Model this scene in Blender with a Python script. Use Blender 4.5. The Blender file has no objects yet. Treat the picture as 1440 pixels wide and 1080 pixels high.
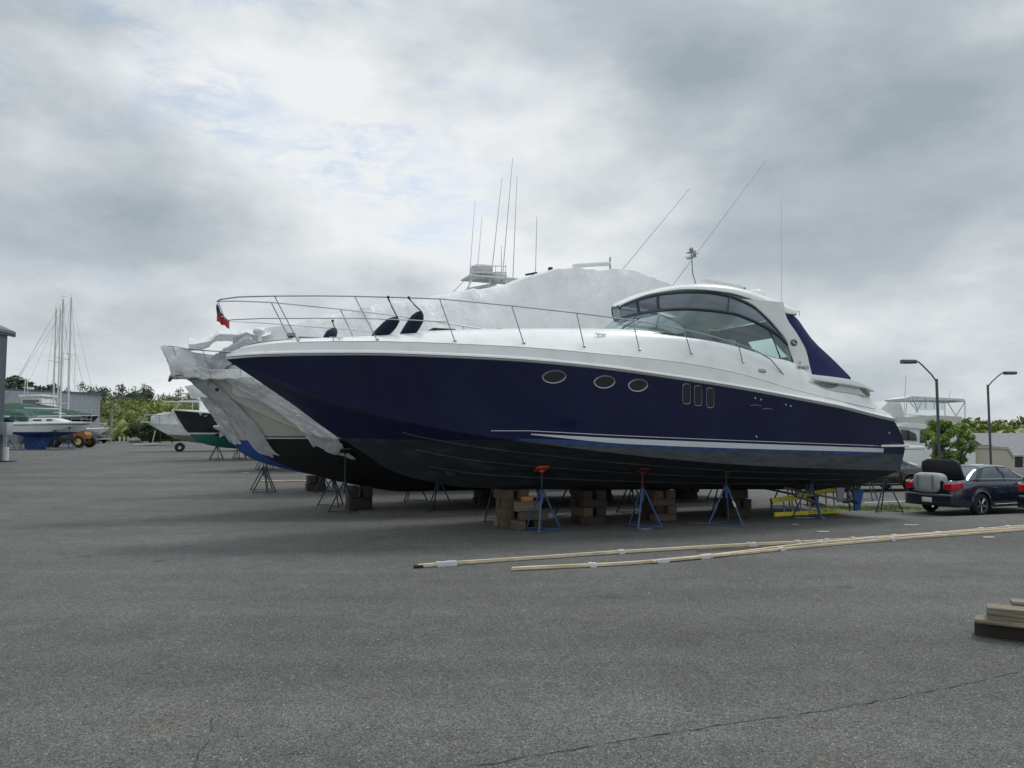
import bpy, bmesh, math, random
from mathutils import Vector, Matrix, noise
random.seed(7)
R = math.radians
scene = bpy.context.scene
C = scene.collection
# ------------------------------------------------------------------ camera frame and measuring helpers
F = 1080.; H = 2.2; PITCH = math.atan(72/1080)
TH = R(22); O = (9.65, 22.48)
AX = (-math.cos(TH), -math.sin(TH)); NX = (math.sin(TH), -math.cos(TH))
def ray(x, y):
    X = (x-720)/F; Y = (540-y)/F
    return X, math.cos(PITCH)-Y*math.sin(PITCH), math.sin(PITCH)+Y*math.cos(PITCH)
def onv(x, y, v):
    dx, dy, dz = ray(x, y)
    t = (v+O[0]*NX[0]+O[1]*NX[1])/(dx*NX[0]+dy*NX[1])
    return Vector(((t*dx-O[0])*AX[0]+(t*dy-O[1])*AX[1], v, H+t*dz))
def onz(x, y, z=0):
    dx, dy, dz = ray(x, y); t = (z-H)/dz
    return t*dx, t*dy
def at(x, y, Y):
    dx, dy, dz = ray(x, y); t = Y/dy
    return Vector((t*dx, Y, H+t*dz))
def ong(x, y):
    z = 0
    for _ in range(8): p = onz(x, y, z); z = ground(*p)
    return p
def W(u, v): return (O[0]+AX[0]*u+NX[0]*v, O[1]+AX[1]*u+NX[1]*v)
def sm(a, b, x):
    t = min(1, max(0, (x-a)/(b-a))); return t*t*(3-2*t)
def ground(x, y):
    g = 0
    if y > 20:
        g += 1.15*(1-math.exp(-((y-20)/30)**1.5))*(1-sm(-6, 8, x))
    g -= .20*sm(20.9, 23.4, y-.3*(x-13))*sm(8.5, 11.5, x)
    return g
def lerp(a, b, t): return a+(b-a)*t
def T(*pts):
    pts = sorted(pts)
    xs = [p[0] for p in pts]; ys = [p[1] for p in pts]; n = len(xs)
    def m(i):
        if i == 0: return (ys[1]-ys[0])/(xs[1]-xs[0])
        if i == n-1: return (ys[-1]-ys[-2])/(xs[-1]-xs[-2])
        a = (ys[i]-ys[i-1])/(xs[i]-xs[i-1]); b = (ys[i+1]-ys[i])/(xs[i+1]-xs[i])
        return 0 if a*b <= 0 else 2*a*b/(a+b)
    ms = [m(i) for i in range(n)]
    def f(x):
        if x <= xs[0]: return ys[0]
        if x >= xs[-1]: return ys[-1]
        i = 0
        while xs[i+1] < x: i += 1
        h = xs[i+1]-xs[i]; t = (x-xs[i])/h
        return ((2*t**3-3*t*t+1)*ys[i]+(t**3-2*t*t+t)*h*ms[i]+(-2*t**3+3*t*t)*ys[i+1]+(t**3-t*t)*h*ms[i+1])
    return f
# ------------------------------------------------------------------ objects
def tag(o, label=None, cat=None, group=None, kind=None):
    if label: o['label'] = label
    if cat: o['category'] = cat
    if group: o['group'] = group
    if kind: o['kind'] = kind
    return o
def thing(name, label, cat, loc=(0, 0, 0), rz=0, group=None):
    o = bpy.data.objects.new(name, None); C.objects.link(o)
    o.location = loc; o.rotation_euler = (0, 0, rz); o.empty_display_size = .2
    return tag(o, label, cat, group)
class MB:
    def __init__(s): s.v = []; s.f = []; s.sm = True
    def add(s, vs, fs):
        k = len(s.v); s.v += [tuple(p) for p in vs]; s.f += [tuple(i+k for i in f) for f in fs]; return s
    def grid(s, rows, close=False):
        n = len(rows[0]); vs = [p for r in rows for p in r]; fs = []
        for i in range(len(rows)-1):
            for j in range(n if close else n-1):
                a = i*n+j; b = i*n+(j+1) % n
                fs.append((a, b, b+n, a+n))
        return s.add(vs, fs)
    def poly(s, pts): return s.add(pts, [tuple(range(len(pts)))])
    def box(s, c, d, rot=None, bev=0):
        c = Vector(c); M = rot or Matrix.Identity(3)
        if isinstance(M, (int, float)): M = Matrix.Rotation(M, 3, 'Z')
        x, y, z = d[0]/2, d[1]/2, d[2]/2
        if not bev:
            vs = [c+M@Vector((i*x, j*y, k*z)) for i in (-1, 1) for j in (-1, 1) for k in (-1, 1)]
            fs = [(0, 1, 3, 2), (4, 6, 7, 5), (0, 4, 5, 1), (2, 3, 7, 6), (0, 2, 6, 4), (1, 5, 7, 3)]
            return s.add(vs, fs)
        bm = bmesh.new(); bmesh.ops.create_cube(bm, size=1)
        for v in bm.verts: v.co = Vector((v.co.x*d[0], v.co.y*d[1], v.co.z*d[2]))
        bmesh.ops.bevel(bm, geom=bm.edges[:], offset=bev, segments=2, profile=.5, affect='EDGES')
        bm.verts.index_update()
        s.add([c+M@v.co for v in bm.verts], [tuple(v.index for v in f.verts) for f in bm.faces]); bm.free()
        return s
    def tube(s, pts, r, n=6, r2=None, cap=True):
        pts = [Vector(p) for p in pts]; m = len(pts); rows = []
        up = None
        for i, p in enumerate(pts):
            d = (pts[min(i+1, m-1)]-pts[max(i-1, 0)]).normalized()
            if up is None:
                up = d.cross(Vector((0, 0, 1)))
                if up.length < 1e-3: up = Vector((1, 0, 0))
            e = (up-d*up.dot(d)).normalized(); up = e; g = d.cross(e)
            rr = r if r2 is None else lerp(r, r2, i/(m-1))
            rows.append([p+e*rr*math.cos(6.28318*k/n)+g*rr*math.sin(6.28318*k/n) for k in range(n)])
        k = len(s.v); s.grid(rows, True)
        if cap:
            s.f.append(tuple(k+i for i in reversed(range(n)))); s.f.append(tuple(k+(m-1)*n+i for i in range(n)))
        return s
    def lathe(s, prof, c=(0, 0, 0), n=16, M=None):
        c = Vector(c); M = M or Matrix.Identity(3)
        return s.grid([[c+M@Vector((r*math.cos(6.28318*k/n), r*math.sin(6.28318*k/n), z)) for k in range(n)] for r, z in prof], True)
    def prism(s, pts, off):
        n = len(pts); off = Vector(off); a = [Vector(p) for p in pts]; b = [p+off for p in a]
        return s.add(a+b, [tuple(range(n)), tuple(reversed(range(n, 2*n)))]+[(i, i+n, (i+1) % n+n, (i+1) % n) for i in range(n)])
    def blob(s, c, d, sub=2, amp=.0, fr=2, M=None):
        bm = bmesh.new(); bmesh.ops.create_icosphere(bm, subdivisions=sub, radius=1)
        bm.verts.index_update(); M = M or Matrix.Identity(3)
        o = Vector(c)
        vs = []
        for v in bm.verts:
            k = 1+amp*noise.noise(v.co*fr+o)
            vs.append(o+M@Vector((v.co.x*d[0]*k, v.co.y*d[1]*k, v.co.z*d[2]*k)))
        s.add(vs, [tuple(v.index for v in f.verts) for f in bm.faces]); bm.free(); return s
    def build(s, name, mat, parent=None, ang=32, solid=0, weld=True, flat=False):
        me = bpy.data.meshes.new(name)
        bm = bmesh.new()
        vs = [bm.verts.new(p) for p in s.v]
        for f in s.f:
            try: bm.faces.new([vs[i] for i in f])
            except ValueError: pass
        if weld:
            bmesh.ops.remove_doubles(bm, verts=bm.verts[:], dist=2e-4)
            bmesh.ops.dissolve_degenerate(bm, dist=1e-5, edges=bm.edges[:])
            bmesh.ops.recalc_face_normals(bm, faces=bm.faces[:])
        if not flat:
            a = R(ang)
            for e in bm.edges:
                if len(e.link_faces) == 2 and e.calc_face_angle(0) > a: e.smooth = False
            for f in bm.faces: f.smooth = True
        bm.to_mesh(me); bm.free()
        me.materials.append(mat)
        o = bpy.data.objects.new(name, me); C.objects.link(o)
        if parent: o.parent = parent
        if solid:
            m = o.modifiers.new('t', 'SOLIDIFY'); m.thickness = solid; m.offset = 0
        return o
def copy_tree(o, parent=None):
    c = o.copy(); C.objects.link(c); c.parent = parent
    for ch in list(o.children): copy_tree(ch, c)
    return c
# ------------------------------------------------------------------ materials
def lin(c): return c/12.92 if c <= .04045 else ((c+.055)/1.055)**2.4
def rgb(r, g, b): return (lin(r/255), lin(g/255), lin(b/255))
def mat(name, col, rough=.5, metal=0, var=0, vs=3, bump=0, bs=30, coat=0, dirt=None, ds=2, da=.4, alpha=1, spec=None, rv=0, stretch=(1, 1, 1)):
    m = bpy.data.materials.new(name); m.use_nodes = True
    nt = m.node_tree; N = nt.nodes; Lk = nt.links
    p = N['Principled BSDF']
    p.inputs['Base Color'].default_value = (*col, 1); p.inputs['Roughness'].default_value = rough
    p.inputs['Metallic'].default_value = metal
    if coat: p.inputs['Coat Weight'].default_value = coat; p.inputs['Coat Roughness'].default_value = .06
    if spec is not None: p.inputs['Specular IOR Level'].default_value = spec
    if alpha < 1: p.inputs['Alpha'].default_value = alpha
    tc = N.new('ShaderNodeTexCoord'); mp = N.new('ShaderNodeMapping'); mp.inputs['Scale'].default_value = stretch
    Lk.new(tc.outputs['Object'], mp.inputs['Vector'])
    if var or dirt:
        n = N.new('ShaderNodeTexNoise'); n.inputs['Scale'].default_value = vs; n.inputs['Detail'].default_value = 6; n.inputs['Roughness'].default_value = .65
        Lk.new(mp.outputs[0], n.inputs['Vector'])
        mr = N.new('ShaderNodeMapRange'); mr.inputs['From Min'].default_value = .3; mr.inputs['From Max'].default_value = .7
        mr.inputs['To Min'].default_value = 1-var; mr.inputs['To Max'].default_value = 1+var
        Lk.new(n.outputs['Fac'], mr.inputs['Value'])
        mx = N.new('ShaderNodeVectorMath'); mx.operation = 'SCALE'; mx.inputs[0].default_value = col
        Lk.new(mr.outputs[0], mx.inputs['Scale']); out = mx.outputs[0]
        if dirt:
            n2 = N.new('ShaderNodeTexNoise'); n2.inputs['Scale'].default_value = ds; n2.inputs['Detail'].default_value = 8
            Lk.new(mp.outputs[0], n2.inputs['Vector'])
            r2 = N.new('ShaderNodeMapRange'); r2.inputs['From Min'].default_value = .5; r2.inputs['From Max'].default_value = .75; r2.inputs['To Max'].default_value = da
            Lk.new(n2.outputs['Fac'], r2.inputs['Value'])
            mm = N.new('ShaderNodeMix'); mm.data_type = 'RGBA'; mm.inputs['B'].default_value = (*dirt, 1)
            Lk.new(r2.outputs[0], mm.inputs['Factor']); Lk.new(out, mm.inputs['A']); out = mm.outputs['Result']
        Lk.new(out, p.inputs['Base Color'])
    if rv:
        n4 = N.new('ShaderNodeTexNoise'); n4.inputs['Scale'].default_value = 4; n4.inputs['Detail'].default_value = 5
        Lk.new(mp.outputs[0], n4.inputs['Vector']); r4 = N.new('ShaderNodeMapRange'); r4.inputs['To Min'].default_value = max(0, rough-rv); r4.inputs['To Max'].default_value = rough+rv
        Lk.new(n4.outputs['Fac'], r4.inputs['Value']); Lk.new(r4.outputs[0], p.inputs['Roughness'])
    if bump:
        n3 = N.new('ShaderNodeTexNoise'); n3.inputs['Scale'].default_value = bs; n3.inputs['Detail'].default_value = 4
        Lk.new(mp.outputs[0], n3.inputs['Vector'])
        b = N.new('ShaderNodeBump'); b.inputs['Strength'].default_value = 1; b.inputs['Distance'].default_value = bump
        Lk.new(n3.outputs['Fac'], b.inputs['Height']); Lk.new(b.outputs[0], p.inputs['Normal'])
    return m
def glassm(name, tint, alpha, rough=.03):
    m = bpy.data.materials.new(name); m.use_nodes = True
    nt = m.node_tree; N = nt.nodes; Lk = nt.links; N.remove(N['Principled BSDF'])
    tr = N.new('ShaderNodeBsdfTransparent'); tr.inputs[0].default_value = (*tint, 1)
    gl = N.new('ShaderNodeBsdfGlossy'); gl.inputs['Roughness'].default_value = rough; gl.inputs['Color'].default_value = (.9, .95, 1, 1)
    df = N.new('ShaderNodeBsdfDiffuse'); df.inputs[0].default_value = (*[c*.5 for c in tint], 1)
    m1 = N.new('ShaderNodeMixShader'); m1.inputs[0].default_value = alpha
    lw = N.new('ShaderNodeLayerWeight'); pw = N.new('ShaderNodeMath'); pw.operation = 'POWER'; pw.inputs[1].default_value = 3.5; Lk.new(lw.outputs['Facing'], pw.inputs[0])
    fr = N.new('ShaderNodeMath'); fr.operation = 'MULTIPLY_ADD'; fr.inputs[1].default_value = .85; fr.inputs[2].default_value = .07; Lk.new(pw.outputs[0], fr.inputs[0])
    m2 = N.new('ShaderNodeMixShader')
    Lk.new(tr.outputs[0], m1.inputs[1]); Lk.new(df.outputs[0], m1.inputs[2])
    Lk.new(fr.outputs[0], m2.inputs[0]); Lk.new(m1.outputs[0], m2.inputs[1]); Lk.new(gl.outputs[0], m2.inputs[2])
    Lk.new(m2.outputs[0], N['Material Output'].inputs[0]); return m
def wrapmat(name, col):
    m = mat(name, col, rough=.38, var=.1, vs=1.2, spec=.5)
    nt = m.node_tree; N = nt.nodes; Lk = nt.links; p = N['Principled BSDF']
    tc = N['Texture Coordinate']
    hs = []
    for sc, st, rot in ((1.3, (.8, .35, .6), .7), (3.5, (1, .25, .5), -.6), (16, (1, .15, .8), .5)):
        mp = N.new('ShaderNodeMapping'); mp.inputs['Scale'].default_value = st; mp.inputs['Rotation'].default_value = (0, rot, rot)
        n = N.new('ShaderNodeTexNoise'); n.inputs['Scale'].default_value = sc; n.inputs['Detail'].default_value = 3; n.inputs['Distortion'].default_value = .6
        Lk.new(tc.outputs['Object'], mp.inputs[0]); Lk.new(mp.outputs[0], n.inputs['Vector'])
        s = N.new('ShaderNodeMath'); s.operation = 'MULTIPLY'; s.inputs[1].default_value = .5/sc; Lk.new(n.outputs['Fac'], s.inputs[0]); hs.append(s)
    a = N.new('ShaderNodeMath'); Lk.new(hs[0].outputs[0], a.inputs[0]); Lk.new(hs[1].outputs[0], a.inputs[1])
    b = N.new('ShaderNodeMath'); Lk.new(a.outputs[0], b.inputs[0]); Lk.new(hs[2].outputs[0], b.inputs[1])
    bp = N.new('ShaderNodeBump'); bp.inputs['Distance'].default_value = .42; bp.inputs['Strength'].default_value = .8
    Lk.new(b.outputs[0], bp.inputs['Height']); Lk.new(bp.outputs[0], p.inputs['Normal'])
    tl = N.new('ShaderNodeBsdfTranslucent'); tl.inputs[0].default_value = (*[min(.95, c*1.08) for c in col], 1); Lk.new(bp.outputs[0], tl.inputs['Normal'])
    ms = N.new('ShaderNodeMixShader'); ms.inputs[0].default_value = .35; Lk.new(p.outputs[0], ms.inputs[1]); Lk.new(tl.outputs[0], ms.inputs[2]); Lk.new(ms.outputs[0], N['Material Output'].inputs[0])
    return m
M = {}
M['navy'] = mat('navy_gelcoat', (.0022, .0050, .044), .13, coat=.3, var=.15, vs=.7, dirt=(.010, .02, .07), ds=.9, da=.35, rv=.05)
M['gel'] = mat('white_gelcoat', (.70, .72, .715), .25, coat=.4, var=.03, vs=1, dirt=(.5, .5, .46), ds=2.5, da=.35)
M['antifoul'] = mat('dark_antifouling', (.018, .024, .03), .75, var=.35, vs=2.2, dirt=(.07, .085, .09), ds=3.2, da=.6, bump=.002, bs=40, stretch=(.5, 1, 1.6))
M['chine'] = mat('worn_antifouling', (.05, .062, .075), .7, var=.3, vs=3, dirt=(.015, .02, .028), ds=5, da=.7, stretch=(.5, 1, 2))
M['stripeblue'] = mat('blue_tape', (.018, .055, .17), .5, var=.5, vs=6, dirt=(.02, .03, .05), ds=2.5, da=.95)
M['stripewhite'] = mat('white_stripe', (.6, .63, .66), .35, var=.05)
M['steel'] = mat('stainless', (.40, .42, .44), .33, 1)
M['vinylclear'] = glassm('clear_vinyl', (.9, .95, .95), .12, .1)
M['ventpanel'] = mat('vent_recess_shade', (.42, .44, .44), .5)
M['dsteel'] = mat('tarnished_steel', (.25, .26, .27), .4, .8)
M['alu'] = mat('aluminium', (.55, .56, .57), .45, .7, var=.1)
M['canvas'] = mat('navy_canvas', (.012, .018, .085), .9, var=.15, vs=6, bump=.004, bs=60)
M['fendercloth'] = mat('fender_cloth', (.008, .012, .032), .95, var=.3, vs=9, bump=.006, bs=25)
M['black'] = mat('black_rubber', (.012, .012, .013), .7, var=.2)
M['gelw'] = mat('off_white_gelcoat', (.5, .5, .47), .4)
M['frame'] = mat('window_frame', (.02, .035, .05), .35)
M['tint'] = glassm('green_tinted_glass', (.66, .88, .83), .17)
M['tintdark'] = glassm('grey_clear_vinyl', (.47, .53, .62), .42, .12)
M['portglass'] = mat('dark_portlight', (.01, .013, .02), .08, coat=1)
M['wrap'] = wrapmat('shrink_wrap', (.84, .86, .87))
M['wrapg'] = wrapmat('shrink_wrap_dusty', (.60, .62, .65))
M['beige'] = mat('cream_gelcoat', (.50, .49, .44), .3, coat=.3, var=.05, dirt=(.34, .33, .28), ds=1.5, da=.4)
M['greyhull'] = mat('grey_gelcoat', (.42, .42, .39), .3, coat=.3, var=.05)
M['blackhull'] = mat('black_bottom', (.012, .013, .015), .6, var=.3)
M['bluebot'] = mat('blue_antifouling', (.018, .07, .26), .7, var=.25, dirt=(.01, .03, .09), ds=3, da=.6)
M['darkgreen'] = mat('dark_green_hull', (.006, .014, .016), .2, coat=.5)
M['greenbot'] = mat('green_antifouling', (.012, .15, .12), .65, var=.3, dirt=(.01, .06, .05), ds=3, da=.5)
M['orange'] = mat('orange_pad', (.50, .06, .02), .7, var=.3, vs=12, dirt=(.1, .03, .02), ds=10, da=.6)
M['redpole'] = mat('rusty_red_post', (.16, .02, .03), .6, var=.4, vs=12)
M['standblue'] = mat('blue_stand_paint', (.03, .085, .22), .55, var=.25, vs=9, dirt=(.08, .04, .025), ds=14, da=.7)
M['standgreen'] = mat('green_stand_paint', (.02, .06, .055), .6, var=.3, vs=9)
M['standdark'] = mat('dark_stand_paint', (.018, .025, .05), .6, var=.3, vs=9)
M['post'] = mat('galvanised_post', (.05, .055, .065), .55, .6, var=.3)
M['yellow'] = mat('yellow_fibreglass', (.80, .68, .03), .5, var=.12, vs=8, dirt=(.3, .24, .04), ds=10, da=.5)
M['cond'] = mat('brushed_metal', (.32, .33, .34), .4, .7)
def woodmat(name, c1, c2, sc=14):
    m = mat(name, c1, .85, var=.3, vs=sc, bump=.004, bs=sc*2, dirt=c2, ds=sc*.5, da=.8, stretch=(.12, 1, 1)); return m
M['timber'] = woodmat('weathered_timber', (.105, .075, .05), (.03, .025, .02))
M['timber2'] = woodmat('grey_timber', (.17, .145, .11), (.06, .05, .04))
M['timberg'] = mat('split_grey_timber', (.20, .175, .13), .9, var=.55, vs=30, bump=.012, bs=45, dirt=(.05, .042, .035), ds=22, da=.95, stretch=(.05, 1, 1))
M['timberd'] = woodmat('dark_shaded_timber', (.035, .028, .022), (.012, .01, .009))  # dark wood; on the keel blocks it carries painted under-hull shade
M['timbero'] = woodmat('fresh_timber', (.42, .20, .06), (.2, .1, .04))
M['lath'] = woodmat('pale_batten', (.62, .52, .37), (.36, .28, .18), 9)
M['tape'] = wrapmat('white_tape', (.68, .70, .73))
M['carpaint'] = mat('blue_grey_car_paint', (.018, .028, .055), .22, .5, coat=1)
M['carpillar'] = mat('matte_car_paint', (.03, .045, .06), .75, 0)
M['carblack'] = mat('black_car_paint', (.008, .009, .011), .2, .2, coat=1)
M['carwhite'] = mat('white_car_paint', (.6, .61, .62), .25, coat=1)
M['carmaroon'] = mat('dark_car_paint', (.018, .022, .03), .22, .4, coat=1)
M['carsilver'] = mat('silver_car_paint', (.38, .40, .41), .25, .6, coat=1)
M['carglass'] = glassm('car_glass', (.25, .31, .33), .3)
M['tyre'] = mat('tyre', (.012, .012, .013), .8, bump=.003, bs=60)
M['rim'] = mat('alloy_rim', (.5, .51, .53), .25, .9)
M['tail'] = mat('red_tail_lens', (.42, .008, .02), .12, coat=1)
M['chrome'] = mat('chrome', (.7, .72, .74), .12, 1)
M['plasticd'] = mat('dark_plastic', (.02, .021, .023), .6)
M['bag'] = mat('grey_bag_cloth', (.32, .34, .34), .85, var=.12, vs=5, bump=.006, bs=8)
M['bagtrim'] = mat('grey_bag_trim', (.17, .18, .18), .8)
M['lampm'] = mat('bronze_lamp_paint', (.07, .085, .09), .5, .3, var=.15)
M['conc'] = mat('concrete', (.32, .31, .29), .9, var=.15, bump=.003)
M['metalwall'] = mat('grey_metal_cladding', (.085, .10, .125), .6, .2, var=.12, vs=2)
M['metalwall2'] = mat('pale_metal_cladding', (.33, .36, .39), .6, .1, var=.1, vs=.4)
M['roofm'] = mat('grey_roof', (.11, .125, .16), .6, .2, var=.1)
M['beigewall'] = mat('beige_siding', (.36, .34, .29), .7, var=.08, vs=1)
M['tanwall'] = mat('tan_siding', (.45, .42, .34), .7, var=.06, vs=1)
M['slate'] = mat('slate_roof', (.13, .14, .16), .7, var=.15, vs=3)
M['tarp'] = mat('green_tarpaulin', (.012, .062, .042), .65, var=.2, vs=2, bump=.03, bs=3)
M['loader'] = mat('orange_machine_paint', (.28, .12, .02), .5, var=.2)
M['loaderhub'] = mat('yellow_hub_paint', (.6, .5, .1), .5)
M['bark'] = mat('bark', (.09, .075, .06), .9, var=.3, vs=6, bump=.02, bs=12, stretch=(1, 1, .2))
M['whitepaint'] = mat('white_paint', (.62, .62, .60), .6, var=.06, dirt=(.3, .28, .25), ds=4, da=.4)
M['red'] = mat('red_cloth', (.45, .03, .05), .85)
M['navycloth'] = mat('navy_cloth', (.03, .045, .09), .85)
M['rope'] = mat('dark_rope', (.03, .035, .05), .9)
M['interior'] = mat('cream_upholstery', (.35, .36, .35), .6)
M['floor'] = mat('cockpit_floor', (.20, .22, .22), .6)
M['ventd'] = mat('vent_mesh', (.10, .105, .11), .6)
def leafmat(name, col, var, sc):
    m = bpy.data.materials.new(name); m.use_nodes = True
    nt = m.node_tree; N = nt.nodes; Lk = nt.links; p = N['Principled BSDF']; p.inputs['Roughness'].default_value = .6
    tc = N.new('ShaderNodeTexCoord'); n = N.new('ShaderNodeTexNoise'); n.inputs['Scale'].default_value = sc; n.inputs['Detail'].default_value = 5
    Lk.new(tc.outputs['Object'], n.inputs['Vector'])
    r = N.new('ShaderNodeValToRGB'); e = r.color_ramp.elements
    e[0].position = .3; e[1].position = .7; e[0].color = (*[c*(1-var) for c in col], 1); e[1].color = (col[0]*(1+var*1.25), col[1]*(1+var), col[2]*(1+var*.4), 1)
    Lk.new(n.outputs['Fac'], r.inputs[0]); Lk.new(r.outputs[0], p.inputs['Base Color'])
    p.inputs['Subsurface Weight'].default_value = 0
    return m
M['leafyel'] = leafmat('spring_scrub_leaves', (.115, .155, .032), .45, .09)
M['leafdark'] = leafmat('dark_wood_leaves', (.046, .076, .054), .4, .03)
M['leafdark2'] = leafmat('bush_leaves', (.05, .085, .03), .4, .3)
M['leaftree'] = leafmat('bright_tree_leaves', (.16, .27, .06), .45, .9)
M['grass'] = leafmat('grass_blades', (.10, .15, .04), .5, 1.2)

# asphalt and grass: one ground sheet
def groundmat():
    m = bpy.data.materials.new('asphalt_ground'); m.use_nodes = True
    nt = m.node_tree; N = nt.nodes; Lk = nt.links; p = N['Principled BSDF']
    tc = N.new('ShaderNodeTexCoord')
    def nz(s, d=5, ro=.6):
        n = N.new('ShaderNodeTexNoise'); n.inputs['Scale'].default_value = s; n.inputs['Detail'].default_value = d; n.inputs['Roughness'].default_value = ro
        Lk.new(tc.outputs['Object'], n.inputs['Vector']); return n.outputs['Fac']
    def mrng(v, a, b, c, d):
        r = N.new('ShaderNodeMapRange'); r.inputs['From Min'].default_value = a; r.inputs['From Max'].default_value = b; r.inputs['To Min'].default_value = c; r.inputs['To Max'].default_value = d
        Lk.new(v, r.inputs['Value']); return r.outputs[0]
    def math_(op, a, b):
        x = N.new('ShaderNodeMath'); x.operation = op
        for i, q in enumerate((a, b)):
            if isinstance(q, (int, float)): x.inputs[i].default_value = q
            else: Lk.new(q, x.inputs[i])
        return x.outputs[0]
    vo = N.new('ShaderNodeTexVoronoi'); vo.inputs['Scale'].default_value = 115; Lk.new(tc.outputs['Object'], vo.inputs['Vector'])
    vo2 = N.new('ShaderNodeTexVoronoi'); vo2.inputs['Scale'].default_value = 52; Lk.new(tc.outputs['Object'], vo2.inputs['Vector'])
    sp = N.new('ShaderNodeSeparateColor'); Lk.new(vo.outputs['Color'], sp.inputs[0])
    sp2 = N.new('ShaderNodeSeparateColor'); Lk.new(vo2.outputs['Color'], sp2.inputs[0])
    agg = mrng(sp.outputs[0], 0, 1, .30, 1.85)
    agg2 = mrng(sp2.outputs[0], 0, 1, .78, 1.25)
    big = mrng(nz(.22, 6, .7), .3, .7, .80, 1.2)
    mid = mrng(nz(2.2, 6, .7), .3, .7, .86, 1.14)
    col = math_('MULTIPLY', math_('MULTIPLY', agg, agg2), math_('MULTIPLY', big, mid))
    # tyre streaks running along the lane
    mp = N.new('ShaderNodeMapping'); mp.inputs['Scale'].default_value = (.04, .9, 1); mp.inputs['Rotation'].default_value = (0, 0, R(-12))
    Lk.new(tc.outputs['Object'], mp.inputs[0]); n2 = N.new('ShaderNodeTexNoise'); n2.inputs['Scale'].default_value = 1; n2.inputs['Detail'].default_value = 5
    Lk.new(mp.outputs[0], n2.inputs['Vector'])
    col = math_('MULTIPLY', col, mrng(n2.outputs['Fac'], .3, .7, .86, 1.14))
    # light grit grains
    vo3 = N.new('ShaderNodeTexVoronoi'); vo3.inputs['Scale'].default_value = 85; Lk.new(tc.outputs['Object'], vo3.inputs['Vector'])
    sp3 = N.new('ShaderNodeSeparateColor'); Lk.new(vo3.outputs['Color'], sp3.inputs[0])
    gr = mrng(sp3.outputs[1], .988, .992, 0, 1)
    # oil spots and old drips
    vs3 = N.new('ShaderNodeTexVoronoi'); vs3.inputs['Scale'].default_value = .55; Lk.new(tc.outputs['Object'], vs3.inputs['Vector'])
    spo = mrng(math_('ADD', vs3.outputs['Distance'], mrng(nz(7, 4), 0, 1, -.05, .05)), .03, .10, .55, 1)
    col = math_('MULTIPLY', col, spo)
    ww = mrng(nz(.6, 5, .65), .45, .7, 0, 1)
    vm = N.new('ShaderNodeVectorMath'); vm.operation = 'SCALE'; vm.inputs[0].default_value = (.0905, .0925, .0895); Lk.new(col, vm.inputs['Scale'])
    mg = N.new('ShaderNodeMix'); mg.data_type = 'RGBA'; Lk.new(math_('MULTIPLY', gr, .55), mg.inputs['Factor']); 
    wb = N.new('ShaderNodeMix'); wb.data_type = 'RGBA'; wb.blend_type = 'MULTIPLY'; Lk.new(math_('MULTIPLY', ww, .5), wb.inputs['Factor']); Lk.new(vm.outputs[0], wb.inputs['A']); wb.inputs['B'].default_value = (1.05, .98, .82, 1)
    Lk.new(wb.outputs['Result'], mg.inputs['A']); mg.inputs['B'].default_value = (.42, .42, .40, 1)
    # field beyond the pavement
    geo = N.new('ShaderNodeNewGeometry'); sx = N.new('ShaderNodeSeparateXYZ'); Lk.new(geo.outputs['Position'], sx.inputs[0])
    fld = mrng(math_('ADD', sx.outputs[1], mrng(nz(.15), 0, 1, -4, 4)), 126, 130, 0, 1)
    gcol = N.new('ShaderNodeValToRGB'); e = gcol.color_ramp.elements; e[0].color = (.05, .065, .02, 1); e[1].color = (.13, .16, .05, 1); e[0].position = .3; e[1].position = .7
    Lk.new(nz(.5, 6), gcol.inputs[0])
    # weedy verge between the lot and the road: band along the row direction
    v_ = math_('ADD', math_('MULTIPLY', sx.outputs[1], math.cos(TH)), math_('MULTIPLY', sx.outputs[0], -math.sin(TH)))
    wig = mrng(nz(.9, 5), 0, 1, -.5, .5); vv = math_('ADD', v_, wig)
    band = math_('MULTIPLY', mrng(vv, 18.1, 18.5, 0, 1), mrng(vv, 19.7, 20.1, 1, 0))
    band = math_('MULTIPLY', band, mrng(sx.outputs[0], 8.5, 9.5, 0, 1))
    mx = N.new('ShaderNodeMix'); mx.data_type = 'RGBA'
    Lk.new(math_('MAXIMUM', math_('MULTIPLY', band, .75), fld), mx.inputs['Factor']); Lk.new(mg.outputs['Result'], mx.inputs['A']); Lk.new(gcol.outputs[0], mx.inputs['B'])
    Lk.new(mx.outputs['Result'], p.inputs['Base Color'])
    p.inputs['Roughness'].default_value = .82; p.inputs['Specular IOR Level'].default_value = .3
    b = N.new('ShaderNodeBump'); b.inputs['Distance'].default_value = .006; b.inputs['Strength'].default_value = .9
    Lk.new(math_('ADD', sp.outputs[0], math_('MULTIPLY', nz(30), 1.5)), b.inputs['Height']); Lk.new(b.outputs[0], p.inputs['Normal'])
    return m
M['ground'] = groundmat()
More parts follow.
